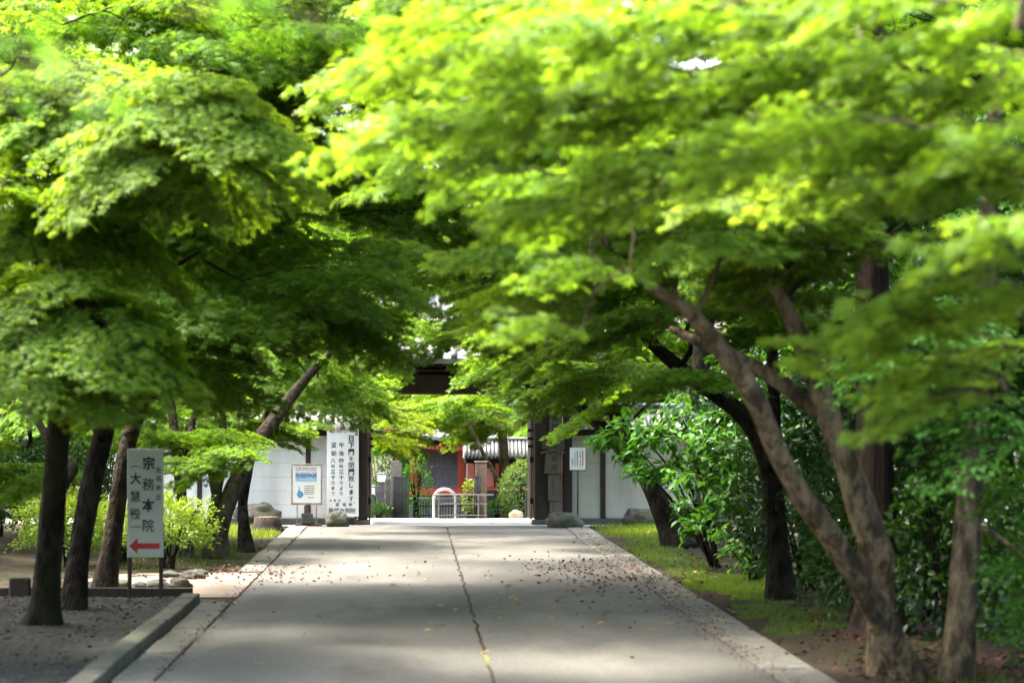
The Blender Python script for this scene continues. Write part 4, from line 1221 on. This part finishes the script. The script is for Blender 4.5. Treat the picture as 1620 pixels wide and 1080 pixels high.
for p in (757, 796, 850): MB().box(a_(p) - .14, a_(p) + .14, -.12, .12, -.05, ze - .162, ch=.02).build('post', M['wood_mid'], sg)
MB().box(a_(757) + .15, a_(796) - .15, -.04, .04, .0, zz(775, Y), ch=.01).build('panel', M['stone'], sg)
MB().box(a_(796) + .15, a_(850) - .15, -.04, .04, .0, zz(775, Y), ch=.01).build('panel', M['stone'], sg)

# vermilion hall
Y = 104.0
hall = obj_at('temple_hall', 'vermilion temple hall with dark lattice doors behind the trees', 'hall', 700, Y)
def b_(p): return ww(p - 700, Y)
def hb(name, mat, p0, p1, q0, q1, y0=-.05, y1=.05, parent=None, ch=.0):
    return MB().box(b_(p0), b_(p1), y0, y1, zz(q0, Y), zz(q1, Y), ch=ch).build(name, mat, parent or hall)
MB().box(b_(600), b_(900), -1.2, 6, -.1, zz(785, Y), ch=.05).build('stone_base', M['stone'], hall)
hb('back_wall', M['dark_void'], 622, 890, 784, 640, .3, 5)
hb('floor_beam', M['vermilion'], 622, 890, 783, 771, -.28, -.06)
hb('head_beam', M['vermilion'], 622, 890, 700, 690, -.22, -.06)
hb('upper_wall', M['vermilion'], 624, 888, 689, 650, .1, .28)
hb('upper_beam', M['vermilion'], 620, 892, 660, 652, -.22, -.06)
for p in (628, 655, 731, 748, 790, 850, 886):
    MB().tube([(b_(p), -.1, zz(784, Y)), (b_(p), -.1, zz(650, Y))], [.19 if p != 748 else .26] * 2, 14).build('column', M['vermilion'] if p != 748 else M['vermilion_pale'], hall)
    MB().box(b_(p) - .2, b_(p) + .2, -.45, -.3, zz(689, Y), zz(683, Y), ch=.03).build('bracket', M['white_board'], hall)
hb('panel', M['navy'], 634, 649, 770, 701, -.02, .06)
hb('panel', M['navy'], 757, 781, 770, 701, -.02, .06)
hb('panel', M['vermilion_pale'], 757, 781, 770, 740, -.06, -.03)
hb('panel', M['navy'], 797, 842, 770, 701, -.02, .06)
hb('white_jamb', M['white_board'], 737.5, 741, 771, 701, -.2, -.12)
for (p0, p1) in ((663, 694), (695, 725)):
    d = hb('door', M['navy'], p0, p1, 770, 701, .0, .08)
    fr = MB()
    for u in (p0, p1 - 1.6): fr.box(b_(u), b_(u + 1.6), -.09, -.01, zz(770, Y), zz(701, Y))
    for v in (770, 737, 703): fr.box(b_(p0 + 1.7), b_(p1 - 1.7), -.085, -.012, zz(v, Y), zz(v - 2, Y))
    fr.build('frame', M['lattice'], d)
    lt = MB()
    for k in range(10):
        x = b_(p0 + 2.5 + (p1 - p0 - 5) * k / 9)
        lt.box(x - .018, x + .018, -.06, -.03, zz(769, Y), zz(702, Y))
    for k in range(21):
        z = zz(768 - 65 * k / 20, Y)
        lt.box(b_(p0 + 1.8), b_(p1 - 1.8), -.029, -.013, z - .018, z + .018)
    lt = lt.build('lattice', M['lattice'], d)
    lt['kind'] = 'stuff'
# curved tiled roof with a red eave
vs, fs = [], []
nx_ = 40
for i in range(nx_ + 1):
    u = i / nx_
    x = b_(606) + (b_(910) - b_(606)) * u
    up_ = .9 * abs(2 * u - 1) ** 4
    for dy, z in ((-1.9, zz(691, Y)), (-1.0, zz(682, Y)), (.6, zz(660, Y)), (3.0, zz(600, Y)), (3.0, zz(600, Y) - .2), (.6, zz(660, Y) - .25), (-1.0, zz(682, Y) - .2), (-1.9, zz(691, Y) - .14)):
        vs.append((x, dy, z + up_ * max(0, (2 - dy) / 4)))
for i in range(nx_):
    for k in range(8):
        a, b = i * 8 + k, i * 8 + (k + 1) % 8
        fs.append((a, a + 8, b + 8, b))
fs += [tuple(range(8)), tuple(reversed(range(nx_ * 8, nx_ * 8 + 8)))]
rf = MB().add(vs, fs).build('roof', M['tile'], hall)
for k in range(48):
    u = (k + .5) / 48
    x = b_(606) + (b_(910) - b_(606)) * u
    up_ = .9 * abs(2 * u - 1) ** 4
    z = zz(691, Y)
    MB().box(x - .06, x + .06, -1.85, .0, z - .42 + up_ * .9, z - .28 + up_ * .9, rot=(R(8), 0, 0)).build('rafter', M['vermilion'], rf)
# ------------------------------------------------------------------ trees beyond the gate
def thick(cx, cy, h, lean, r, sides=12):
    g = ground_z(cx, cy)
    return [(Vector((cx, cy, g - .05)), r * 1.2), (Vector((cx + lean * .1, cy, g + h * .3)), r), (Vector((cx + lean * .5, cy, g + h * .65)), r * .75), (Vector((cx + lean, cy, g + h)), r * .3)]
t = Tree('maple_tree', 'sunlit maple with thick mossy trunk in front of the red hall', 'tree', M['bark_pale'], [
    px([(800, 824, 26), (798, 770, 22), (796, 700, 21), (788, 668, 19), (768, 640, 17), (745, 610, 14), (710, 570, 9)], 64, 0),
    px([(793, 680, 10), (815, 668, 6), (845, 655, 4)], 64, 0)], None, 41, (1.15, 1.08, .9), 12, .3)
t.fill('mapleM', [(680, 610), (800, 600), (790, 650), (745, 685), (690, 650)], 60, 66, 22, 185, 60, (.7, 1.0))
t.fill('mapleM', [(750, 660), (800, 660), (790, 690), (755, 695)], 60, 63, 4, 185, 60, (.8, 1.0))
t.box('mapleL', (-3.5, 6, 56, 74, 4.0, 7.5), 44)  # unseen sprays added above lintel height to shade things beyond the gate
t.finish()
t = Tree('maple_tree', 'slim slanting maple stem in the court in front of the tile capped gate', 'tree', M['bark_pale'], [
    px([(806, 822, 12), (795, 785, 11), (780, 745, 10), (765, 718, 9), (752, 690, 7), (735, 655, 4)], 58.5, 0)], None, 42, YEL, 10, .3)
t.fill('mapleM', [(680, 620), (770, 620), (780, 665), (720, 665)], 57.5, 60, 6, 180, 60, (.6, .9))
t.finish()
t = Tree('maple_tree', 'golden green maple rising just inside the open gate door', 'tree', M['bark'], [
    px([(560, 824, 14), (565, 740, 12), (575, 680, 9), (590, 620, 6)], 58, 0)], None, 43, (1.35, 1.15, .9), 10, .3)
t.fill('mapleM', [(585, 630), (640, 630), (650, 690), (600, 720), (585, 700)], 57, 61, 10, 0, 60, (.7, 1.0))
t.fill('mapleL', [(600, 620), (720, 620), (700, 680), (640, 690)], 66, 74, 10, 0, 80, (.8, 1.1), MID)
t.finish()

t = Tree('broadleaf_tree', 'grey green leafy tree over the tile capped side gate', 'tree', M['bark_pale'], [
    px([(880, 822, 16), (872, 740, 14), (850, 680, 10), (820, 640, 6)], 80, 0)], None, 44, (1.5, 1.5, 2.2), 10, .3)
t.fill('mapleL', [(795, 620), (860, 620), (860, 700), (815, 690)], 79, 84, 12, None, 60, (.7, 1.0), (.9, 1.05, 1.6))
t.finish()

# ------------------------------------------------------------------ shrubs
def dome(name, c, r, n, leaf, tpl, mat, seed, inner=.72, hang=.25, lump=.22, zmin=-.2):
    g = np.random.default_rng(seed)
    d = unit(g.normal(0, 1, (n * 2, 3)))
    d = d[d[:, 2] > zmin][:n]
    n = len(d)
    k = np.array([1 + lump * noise.noise(Vector(q) * 2.3 + Vector((seed, 0, 0))) + lump * .7 * noise.noise(Vector(q) * 5.5 + Vector((0, seed, 0))) for q in d])
    rad = g.uniform(inner, 1.0, n) ** .6 * k
    pos = d * rad[:, None] * np.array(r)
    dr = d + g.normal(0, .5, (n, 3)); dr[:, 2] -= hang - .25
    nr = d * .8 + np.array([0, 0, .7]) + g.normal(0, .4, (n, 3))
    return leaf_mesh(name, pos, dr, nr, leaf * g.uniform(.7, 1.2, n), np.clip(.45 + g.normal(0, .22, n) + .2 * d[:, 2], 0, 1), tpl, [mat])

def stems(root, n, r, h, mat, seed, spread=.6):
    rr = random.Random(seed)
    mb = MB()
    for k in range(n):
        a = rr.uniform(0, 6.28); q = rr.uniform(.2, 1) * spread
        p0 = Vector((rr.uniform(-.1, .1), rr.uniform(-.1, .1), -.05))
        p1 = Vector((math.cos(a) * r * q * .5, math.sin(a) * r * q * .5, h * .45))
        p2 = Vector((math.cos(a) * r * q, math.sin(a) * r * q, h * rr.uniform(.75, 1)))
        p, rad = spline([(p0, .02), (p1, .015), (p2, .005)], .12)
        mb.tube(p, rad, 6, cap=False)
    return mb.build('stem', mat, root)

def shrub(name, label, c, r, n, leaf, tpl, mat, seed, lift=.45, tint=(1, 1, 1), group=None, me=None, **kw):
    root = empty(name, (c[0], c[1], ground_z(c[0], c[1])))
    tag(root, label, 'shrub', group)
    stems(root, 9, r[0], lift + r[2] * .7, M['bark_dark'], seed)
    me = me or dome('foliage', c, r, n, leaf, tpl, mat, seed, **kw)
    o = link('foliage', me, root, (0, 0, lift), (0, 0, seed * 1.3), (1, 1, 1))
    o.color = (*tint, 1)
    return root
# bright azaleas by the dirt path
shrub('azalea', 'bright yellow green azalea behind the direction sign', ((262 - VX) / FPX * 35, 35.2), (.80, .62, .50), 4600, .056, OVAL, M['azalea'], 1, .60, zmin=-.5, lump=.6, inner=.5)
shrub('azalea', 'bright yellow green azalea behind the brown and black trunks', ((100 - VX) / FPX * 35, 35.4), (.78, .6, .52), 4600, .056, OVAL, M['azalea'], 2, .58, zmin=-.5, lump=.6, inner=.5)
shrub('azalea', 'small clipped azalea between the trunks and the sign', ((185 - VX) / FPX * 35.5, 36.0), (.55, .5, .42), 2400, .056, OVAL, M['azalea'], 3, .55, zmin=-.5, lump=.6, inner=.5)

# big soft-leaved shrub with separate leaves
def bigleaf():
    m = MB()
    c = [(0, 0, 0), (.16, .22, .035), (.24, .48, .045), (.17, .76, .02), (0, 1.05, -.12), (-.17, .76, .02), (-.24, .48, .045), (-.16, .22, .035), (0, .48, 0), (0, .76, -.03), (0, .22, 0)]
    m.add(c, [(0, 1, 10), (1, 2, 8, 10), (2, 3, 9, 8), (3, 4, 9), (4, 5, 9), (5, 6, 8, 9), (6, 7, 10, 8), (7, 0, 10)], True)
    me = bpy.data.meshes.new('large_leaf')
    me.from_pydata(m.v, [], m.f); me.polygons.foreach_set('use_smooth', m.smooth)
    me.materials.append(M['bigleaf'])
    a = me.attributes.new('tint', 'FLOAT', 'POINT'); a.data.foreach_set('value', [.5] * len(m.v))
    return me
LARGE = bigleaf()
def large_shrub(label, centers, n, seed, base, tint, leaf=(.15, .22), more=0):
    rr = random.Random(seed)
    root = empty('broadleaf_shrub', (base[0], base[1], 0))
    tag(root, label, 'shrub')
    B = Vector((base[0], base[1], 0))
    mb = MB()
    fo = empty('foliage', (0, 0, 0), 0, root)
    tw = []
    for (c, r) in centers:
        p, rad = spline([(Vector((rr.uniform(-.1, .1), rr.uniform(-.1, .1), -.05)), .03), ((c - B) * .5 + Vector((0, 0, .25)), .02), (c - B, .008)], .15)
        mb.tube(p, rad, 6, cap=False)
        for k in range(9):
            d = Vector((rr.gauss(0, 1), rr.gauss(0, 1), rr.gauss(.15, .6))).normalized()
            e = c - B + Vector((d.x * r[0], d.y * r[1], d.z * r[2])) * rr.uniform(.5, 1)
            mb.tube([c - B, (c - B).lerp(e, .5) + Vector((0, 0, .06)), e], [.006, .004, .002], 4, cap=False)
            tw.append((c - B, e))
    for k in range(n):
        a, e = rr.choice(tw)
        t = rr.uniform(.35, 1.05)
        p = a.lerp(e, t) + Vector((rr.gauss(0, .04), rr.gauss(0, .04), rr.gauss(.02, .04)))
        d = (e - a).normalized()
        az = math.atan2(d.y, d.x) + rr.gauss(0, .7)
        s = rr.uniform(*leaf)
        o = link('leaf', LARGE, fo, p, (R(rr.gauss(-32, 20)), R(rr.gauss(0, 18)), az - math.pi / 2), (s, s, s))
        q = rr.uniform(.75, 1.2)
        o.color = (tint[0] * q, tint[1] * q, tint[2] * q, 1)
    if more:                                    # leaves past the first 300: one part
        g = np.random.default_rng(seed)
        i = g.integers(0, len(tw), more)
        A = np.array([list(q[0]) for q in tw])[i]; E_ = np.array([list(q[1]) for q in tw])[i]
        pos = A + (E_ - A) * g.uniform(.2, .95, (more, 1)) + g.normal(0, .06, (more, 3))
        dr = unit(E_ - A) + g.normal(0, .6, (more, 3)); dr[:, 2] -= .5
        nr = g.normal(0, .4, (more, 3)); nr[:, 2] += 1
        o = link('small_leaves', leaf_mesh('small_leaves', pos, dr, nr, g.uniform(leaf[0] * .7, leaf[1], more), g.uniform(.2, .8, more), OVAL, [M['bigleaf']]), root)
        o.color = (*tint, 1); o['kind'] = 'stuff'
    mb.build('stem', M['bark_dark'], root)
    return root
cs = []
for x, y, Y, r in ((962, 700, 37, .4), (985, 725, 36.6, .45), (1035, 745, 36, .5), (985, 690, 36.5, .5), (1010, 680, 36, .55), (1050, 690, 35.5, .6), (1080, 660, 35, .6), (1120, 690, 34.5, .65), (1060, 740, 35.5, .55), (1110, 760, 34.5, .6), (1150, 720, 34, .6), (1085, 810, 35, .45), (1120, 830, 34, .45), (1160, 800, 33.5, .55), (1175, 660, 33.5, .55), (1180, 760, 33.2, .5)):
    cs.append((at(x, y, Y), (r, r, r * .7)))
large_shrub('big shrub with large soft green leaves hanging before the shaded wall', cs[:10], 295, 5, (4.45, 35.6), (.78, .86, .75), (.13, .19), 900)
large_shrub('big leaved dark green shrub against the bent dark maple trunk', cs[10:], 250, 6, (4.75, 34.2), (.6, .72, .62), (.13, .19), 800)
cs = [(at(x, y, Y), (.3, .3, .25)) for x, y, Y in ((1150, 850, 33), (1180, 870, 32.5), (1190, 895, 32), (1160, 880, 33))]
large_shrub('low pale leaved plant at the foot of the thicket by the lawn patch', cs, 130, 7, (4.65, 32.6), (1.3, 1.3, 1.5), (.12, .18))

# dark evergreen thicket
EV = [dome('foliage', None, (1.0, .8, .95), 2600, .10, OVAL, M['ever'], 80 + i, lump=.4, inner=.6, zmin=-.75) for i in range(4)]
EVS = [dome('foliage', None, (.6, .55, .6), 1500, .085, OVAL, M['ever'], 90 + i, lump=.4, inner=.55, zmin=-.75) for i in range(3)]
def ever(label, x, y, lift, k, tint, big=True, group=None, s=1.0):
    r = (1, .8, .95) if big else (.6, .55, .6)
    o = shrub('evergreen_shrub', label, (x, y), r, 0, 0, OVAL, M['ever'], k, lift, tint, group, me=(EV if big else EVS)[k % (4 if big else 3)])
    for ch in o.children:
        if ch.name.startswith('foliage'): ch.scale = (s, s, s * 1.05)
    return o
GE = 'dark evergreens of the thicket'
LE = 'dark glossy evergreen in the thicket behind the crossing pale stems'
LABELS = {2: 'small lighter evergreen between the bent dark maple and the cedar', 4: 'glossy evergreen at the flared foot of the cedar', 6: 'dark evergreen between the cedar and the straight pale trunk', 8: 'small bright evergreen behind the straight pale trunk',
          9: 'low evergreen clump beside the straight pale trunk', 0: 'dark evergreen just behind the bent dark maple trunk', 10: 'tall dark evergreen behind the big soft leaved shrubs', 15: 'dark evergreen beside the black thick trunked maple', 19: 'dark evergreen in front of the shaded wall end'}
k = 0
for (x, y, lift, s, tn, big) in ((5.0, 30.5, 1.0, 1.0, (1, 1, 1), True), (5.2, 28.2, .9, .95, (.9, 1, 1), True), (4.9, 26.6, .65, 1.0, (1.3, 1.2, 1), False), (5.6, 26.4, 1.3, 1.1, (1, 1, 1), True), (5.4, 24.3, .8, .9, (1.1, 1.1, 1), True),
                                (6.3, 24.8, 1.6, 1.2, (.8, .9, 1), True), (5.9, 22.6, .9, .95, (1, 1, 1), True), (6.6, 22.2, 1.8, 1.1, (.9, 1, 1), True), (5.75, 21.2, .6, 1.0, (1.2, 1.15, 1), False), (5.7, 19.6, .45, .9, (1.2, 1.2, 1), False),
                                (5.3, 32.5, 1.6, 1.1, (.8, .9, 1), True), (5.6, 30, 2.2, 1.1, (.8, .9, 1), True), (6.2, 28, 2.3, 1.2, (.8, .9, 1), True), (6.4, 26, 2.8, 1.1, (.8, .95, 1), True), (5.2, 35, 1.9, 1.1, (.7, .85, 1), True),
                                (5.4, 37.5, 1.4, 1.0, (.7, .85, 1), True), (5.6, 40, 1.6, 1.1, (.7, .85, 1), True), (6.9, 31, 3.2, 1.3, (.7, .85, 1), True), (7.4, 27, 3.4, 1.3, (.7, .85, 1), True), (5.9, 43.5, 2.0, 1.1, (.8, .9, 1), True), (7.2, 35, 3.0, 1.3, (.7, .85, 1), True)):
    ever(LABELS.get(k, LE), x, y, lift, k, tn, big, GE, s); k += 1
GW = 'dark evergreens beyond the dirt path'
LW = 'dark evergreen shrub in the shade beyond the dirt path'
for (x, y, lift, s, tn) in ((-7.4, 37, .7, 1.0, (.9, .9, 1)), (-8.6, 38.5, 1.2, 1.2, (.8, .9, 1)), (-6.9, 39.5, 1.2, 1.0, (.8, .9, 1)), (-6.2, 42, 1.0, 1.0, (.8, .9, 1)), (-9.2, 41, 2.0, 1.3, (.7, .85, 1)), (-7.5, 43.5, 2.2, 1.3, (.8, .9, 1)), (-9.5, 45.5, 2.8, 1.5, (.7, .85, 1)), (-5.9, 46, 1.4, .9, (.9, 1, 1))):
    ever(LW, x, y, lift, k, tn, True, GW, s); k += 1
# court plants
shrub('bush', 'pale variegated bush beside the gate post in the court', (at(828, 770, 57).x, 57), (.62, .55, .75), 3600, .07, OVALN, M['azalea'], 11, .62, (.75, .8, 1.9), zmin=-.8)
shrub('bush', 'light green bush in front of the hall beside the stone gatepost', (at(659, 770, 58).x, 58), (.36, .35, .75), 900, .075, OVAL, M['bigleaf'], 12, .7, (1.6, 1.5, 1.3), zmin=-.8, lump=.5)
shrub('bush', 'fresh green bush behind the white lamp posts', (at(602, 730, 60).x, 60), (.85, .7, 1.1), 3800, .09, OVAL, M['bigleaf'], 13, .9, (1.35, 1.4, 1.1), zmin=-.8)
shrub('bush', 'small dark bush at the foot of the slanting maple stem', (at(788, 805, 57.5).x, 57.5), (.3, .3, .26), 900, .06, OVAL, M['ever'], 14, .2, (1.3, 1.3, 1))
shrub('bush', 'low dark bush at the foot of the white lamp posts', (at(598, 812, 54.6).x, 54.6), (.38, .25, .2), 1000, .06, OVAL, M['ever'], 15, .14, (1.3, 1.3, 1))
shrub('bush', 'small yellow leaved bush in front of the brown gatepost', (at(744, 775, 56).x, 56), (.18, .18, .42), 420, .075, OVAL, M['azalea'], 16, .5, (1.0, .9, .9), zmin=-.8)

# ------------------------------------------------------------------ woods behind
rr = random.Random(77)
LB = 'tall broadleaf tree in the wood beyond the plaster walls'
GB = 'tall trees of the wood behind the gate'
spots = [(-16, 57, 13), (-11, 60, 14), (-7, 58, 11), (-13, 68, 16), (7, 60, 11), (11, 58, 13), (16, 62, 15), (13, 70, 16), (-4.5, 70, 10), (9.5, 82, 15), (-9, 84, 16), (-14, 122, 20), (-5, 124, 20), (3, 126, 21), (11, 123, 20), (20, 124, 22), (28, 120, 22), (-22, 118, 22)]
for i, (x, y, h) in enumerate(spots):
    far = y > 100
    t = Tree('broadleaf_tree', LB if not far else 'far broadleaf tree rising behind the vermilion hall', 'tree', M['bark_dark'], [thick(x, y, h * .8, rr.uniform(-1, 1), .28)], GB if not far else 'far trees behind the hall', 100 + i, rr.choice([(1, 1, 1), (1.3, 1.2, 1), (.8, .95, 1)]), 10, .3)
    g = ground_z(x, y)
    rr_ = h * .26
    for q in range(30 if not far else 26):
        a = rr.uniform(0, 6.28); u = rr.uniform(.15, 1) ** .5
        zt = rr.uniform(.16 if not far else .1, 1)
        w = rr_ * (1 - .55 * max(0, zt - .45) / .55)
        t.pad('broad', (x + math.cos(a) * w * u, y + math.sin(a) * w * u, g + zt * h), math.degrees(a), rr.uniform(.8, 1.15) * (1.25 if far else 1))
    t.finish()
# trees beside the lane, filling the sides
for i, (x, y, h, lab) in enumerate(((-10.5, 36, 10, 'evergreen tree standing deep in the shade beyond the dirt path'), (-12, 44, 12, 'tall evergreen tree by the far end of the white wall'), (8.6, 33, 11, 'evergreen tree rising behind the thicket of glossy shrubs'), (8.2, 25, 11, 'evergreen tree rising behind the red cedar trunk'), (9, 42, 12, 'tall evergreen tree behind the shaded wall end'))):
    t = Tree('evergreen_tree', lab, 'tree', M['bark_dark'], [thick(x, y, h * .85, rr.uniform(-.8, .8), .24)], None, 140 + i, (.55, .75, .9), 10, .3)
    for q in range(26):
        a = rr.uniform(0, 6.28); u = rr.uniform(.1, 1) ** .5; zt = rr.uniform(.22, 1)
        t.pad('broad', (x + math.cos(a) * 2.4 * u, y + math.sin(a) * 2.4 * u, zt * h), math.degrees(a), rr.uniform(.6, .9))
    t.finish()

# ------------------------------------------------------------------ grass, weeds, fallen leaves, pebbles
BLADE = (np.array([(-.055, 0, 0), (.055, 0, 0), (.035, .55, .03), (-.035, .55, .03), (0, 1, -.12)]), np.array([(0, 1, 2), (0, 2, 3), (3, 2, 4)]))
def grass(label, x0, x1, y0, y1, n, h, seed, tint, edge=.35):
    g = np.random.default_rng(seed)
    X = g.uniform(x0, x1, n * 2); Yv = g.uniform(y0, y1, n * 2)
    cx, cy = (x0 + x1) / 2, (y0 + y1) / 2
    q = np.sqrt(((X - cx) / (x1 - x0) * 2) ** 2 + ((Yv - cy) / (y1 - y0) * 2) ** 2)
    nz = np.array([noise.noise(Vector((a * 1.7, b * 1.7, seed))) for a, b in zip(X, Yv)])
    keep = q + nz * edge < 1.0
    X, Yv = X[keep][:n], Yv[keep][:n]
    n = len(X)
    pos = np.stack([X, Yv, np.array([earth_z(a, b) for a, b in zip(X, Yv)])], 1)
    d = g.normal(0, .35, (n, 3)); d[:, 2] = 1
    nr = g.normal(0, 1, (n, 3)); nr[:, 2] = .2
    me = leaf_mesh('grass', pos, d, nr, h * g.uniform(.5, 1.3, n), np.clip(.5 + g.normal(0, .25, n), 0, 1), BLADE, [M['grass']])
    o = link('grass', me); o.color = (*tint, 1)
    tag(o, label, 'grass', None, 'stuff')
grass('short green turf patch beside the lane by the pale leaved plant', 3.55, 4.75, 29.4, 34.2, 9000, .05, 1, (1.15, 1.2, .8), .5)
grass('thin turf patch at the foot of the crossing pale stems', 3.6, 4.8, 24.6, 29.0, 5000, .045, 2, (.8, .85, .7), 1.0)
grass('sunny weeds in front of the shaded wall', 3.6, 6.0, 43.5, 50.1, 6000, .11, 3, (1.0, .95, .7), .8)
grass('patchy weeds around the forked maple by the white wall', -5.6, -2.6, 35.0, 44.5, 6000, .075, 4, (.6, .65, .6), 1.0)
grass('weeds around the dark stump by the white wall', -5.8, -2.55, 43.5, 50.1, 6000, .10, 5, (1.3, 1.2, .8))
grass('low moss and grass running along the border below the big leaved shrubs', 3.55, 4.5, 33.5, 44.5, 5000, .06, 7, (.85, .9, .7), .9)
grass('tufts of grass at the foot of the two pale trunks', 4.0, 5.4, 18.5, 20.6, 1500, .06, 6, (.6, .65, .6), 1.0)

def scatter(label, name, spots, n, size, mat, tpl, seed, zf):
    g = np.random.default_rng(seed)
    P = []
    for (cx, cy, sx_, sy_, w) in spots:
        m = int(n * w)
        P.append(np.stack([g.normal(cx, sx_, m), g.normal(cy, sy_, m)], 1))
    P = np.vstack(P)
    P = P[(P[:, 0] > -14) & (P[:, 0] < 6)]
    n = len(P)
    pos = np.column_stack([P, np.array([zf(a, b) for a, b in P])])
    d = g.normal(0, 1, (n, 3)); d[:, 2] = g.normal(.08, .18, n)
    nr = g.normal(0, .25, (n, 3)); nr[:, 2] = 1
    me = leaf_mesh(name, pos, d, nr, size * g.uniform(.45, 1.45, n), g.uniform(0, 1, n), tpl, [mat])
    o = link(name, me)
    tag(o, label, 'leaves', None, 'stuff')
    return o
def road_z(x, y): return (.034 if -2.5 < x < 3.5 else max(.034, earth_z(x, y) + .012)) if y < 50 else ground_z(x, y) + .03
CURL = (np.array([(0, 0, .0), (.34, .4, .22), (.16, .85, .05), (-.3, .5, .24), (0, .5, 0.)]), np.array([(0, 1, 4), (1, 2, 4), (2, 3, 4), (3, 0, 4)]))
scatter('curled brown fallen leaves strewn along both edges of the lane', 'fallen_leaves', [(-2.4, 34.3, .7, 1.3, .22), (-3.0, 32.6, 1.4, .8, .14), (2.5, 34.5, .5, 2.0, .40), (2.9, 31, .5, 2.0, .12), (0, 33, 1.5, 8, .04), (3.4, 27, .6, 3, .04), (4.2, 38, .8, 3, .14)], 900, .062, M['dry'], CURL, 3, road_z)
M['yellow_leaf'] = surf('yellow_leaf', (.32, .22, .05), (.45, .34, .09), 9, .8)
scatter('few yellowed leaves lying on the concrete', 'fallen_leaves', [(1.8, 29, .9, 2.2, .6), (0, 26, 1.5, 4, .2), (3.9, 30, .4, 3, .2)], 90, .08, M['yellow_leaf'], STAR, 4, road_z)
scatter('crumbs of soil and leaf litter gathered along the stone borders', 'leaf_litter', [(-2.17, 22, .05, 6, .2), (-2.2, 40, .07, 6, .15), (3.05, 24, .09, 5, .3), (3.2, 36, .16, 6, .35)], 2600, .03, M['dry'], CURL, 6, road_z)
scatter('dry twigs and old leaves on the bare soil under the pale trunks', 'leaf_litter', [(4.6, 21, .5, 1.5, .35), (4.6, 26, .5, 3, .3), (4.8, 37, .5, 4, .35)], 1500, .06, M['dry'], CURL, 9, lambda x, y: earth_z(x, y) + .012)
# pebbles in the gravel bed
g = np.random.default_rng(8)
n = 9000
PX = g.uniform(-9.5, -2.85, n); PY = 29.3 - 12 * g.uniform(0, 1, n) ** 1.6
OCT = (np.array([(1, 0, 0), (.2, 1, .1), (-.9, .2, 0), (0, -.9, .1), (.1, .1, .6), (0, 0, -.5)]), np.array([(0, 1, 4), (1, 2, 4), (2, 3, 4), (3, 0, 4)]))
pos = np.column_stack([PX, PY, np.full(n, .035) + np.array([.012 * noise.noise(Vector((a * 2, b * 2, 3))) + .10 * max(0, min(1, (-a - 4) / 5)) * (.5 + .5 * noise.noise(Vector((a * .5, b * .4, 7)))) for a, b in zip(PX, PY)])])
d = g.normal(0, 1, (n, 3)); d[:, 2] *= .2
nr = g.normal(0, .3, (n, 3)); nr[:, 2] = 1
o = link('gravel', leaf_mesh('gravel', pos, d, nr, g.uniform(.012, .034, n), g.uniform(0, 1, n), OCT, [M['pebble']]))
tag(o, 'loose grey pebbles over the dark gravel bed', 'gravel', None, 'stuff')
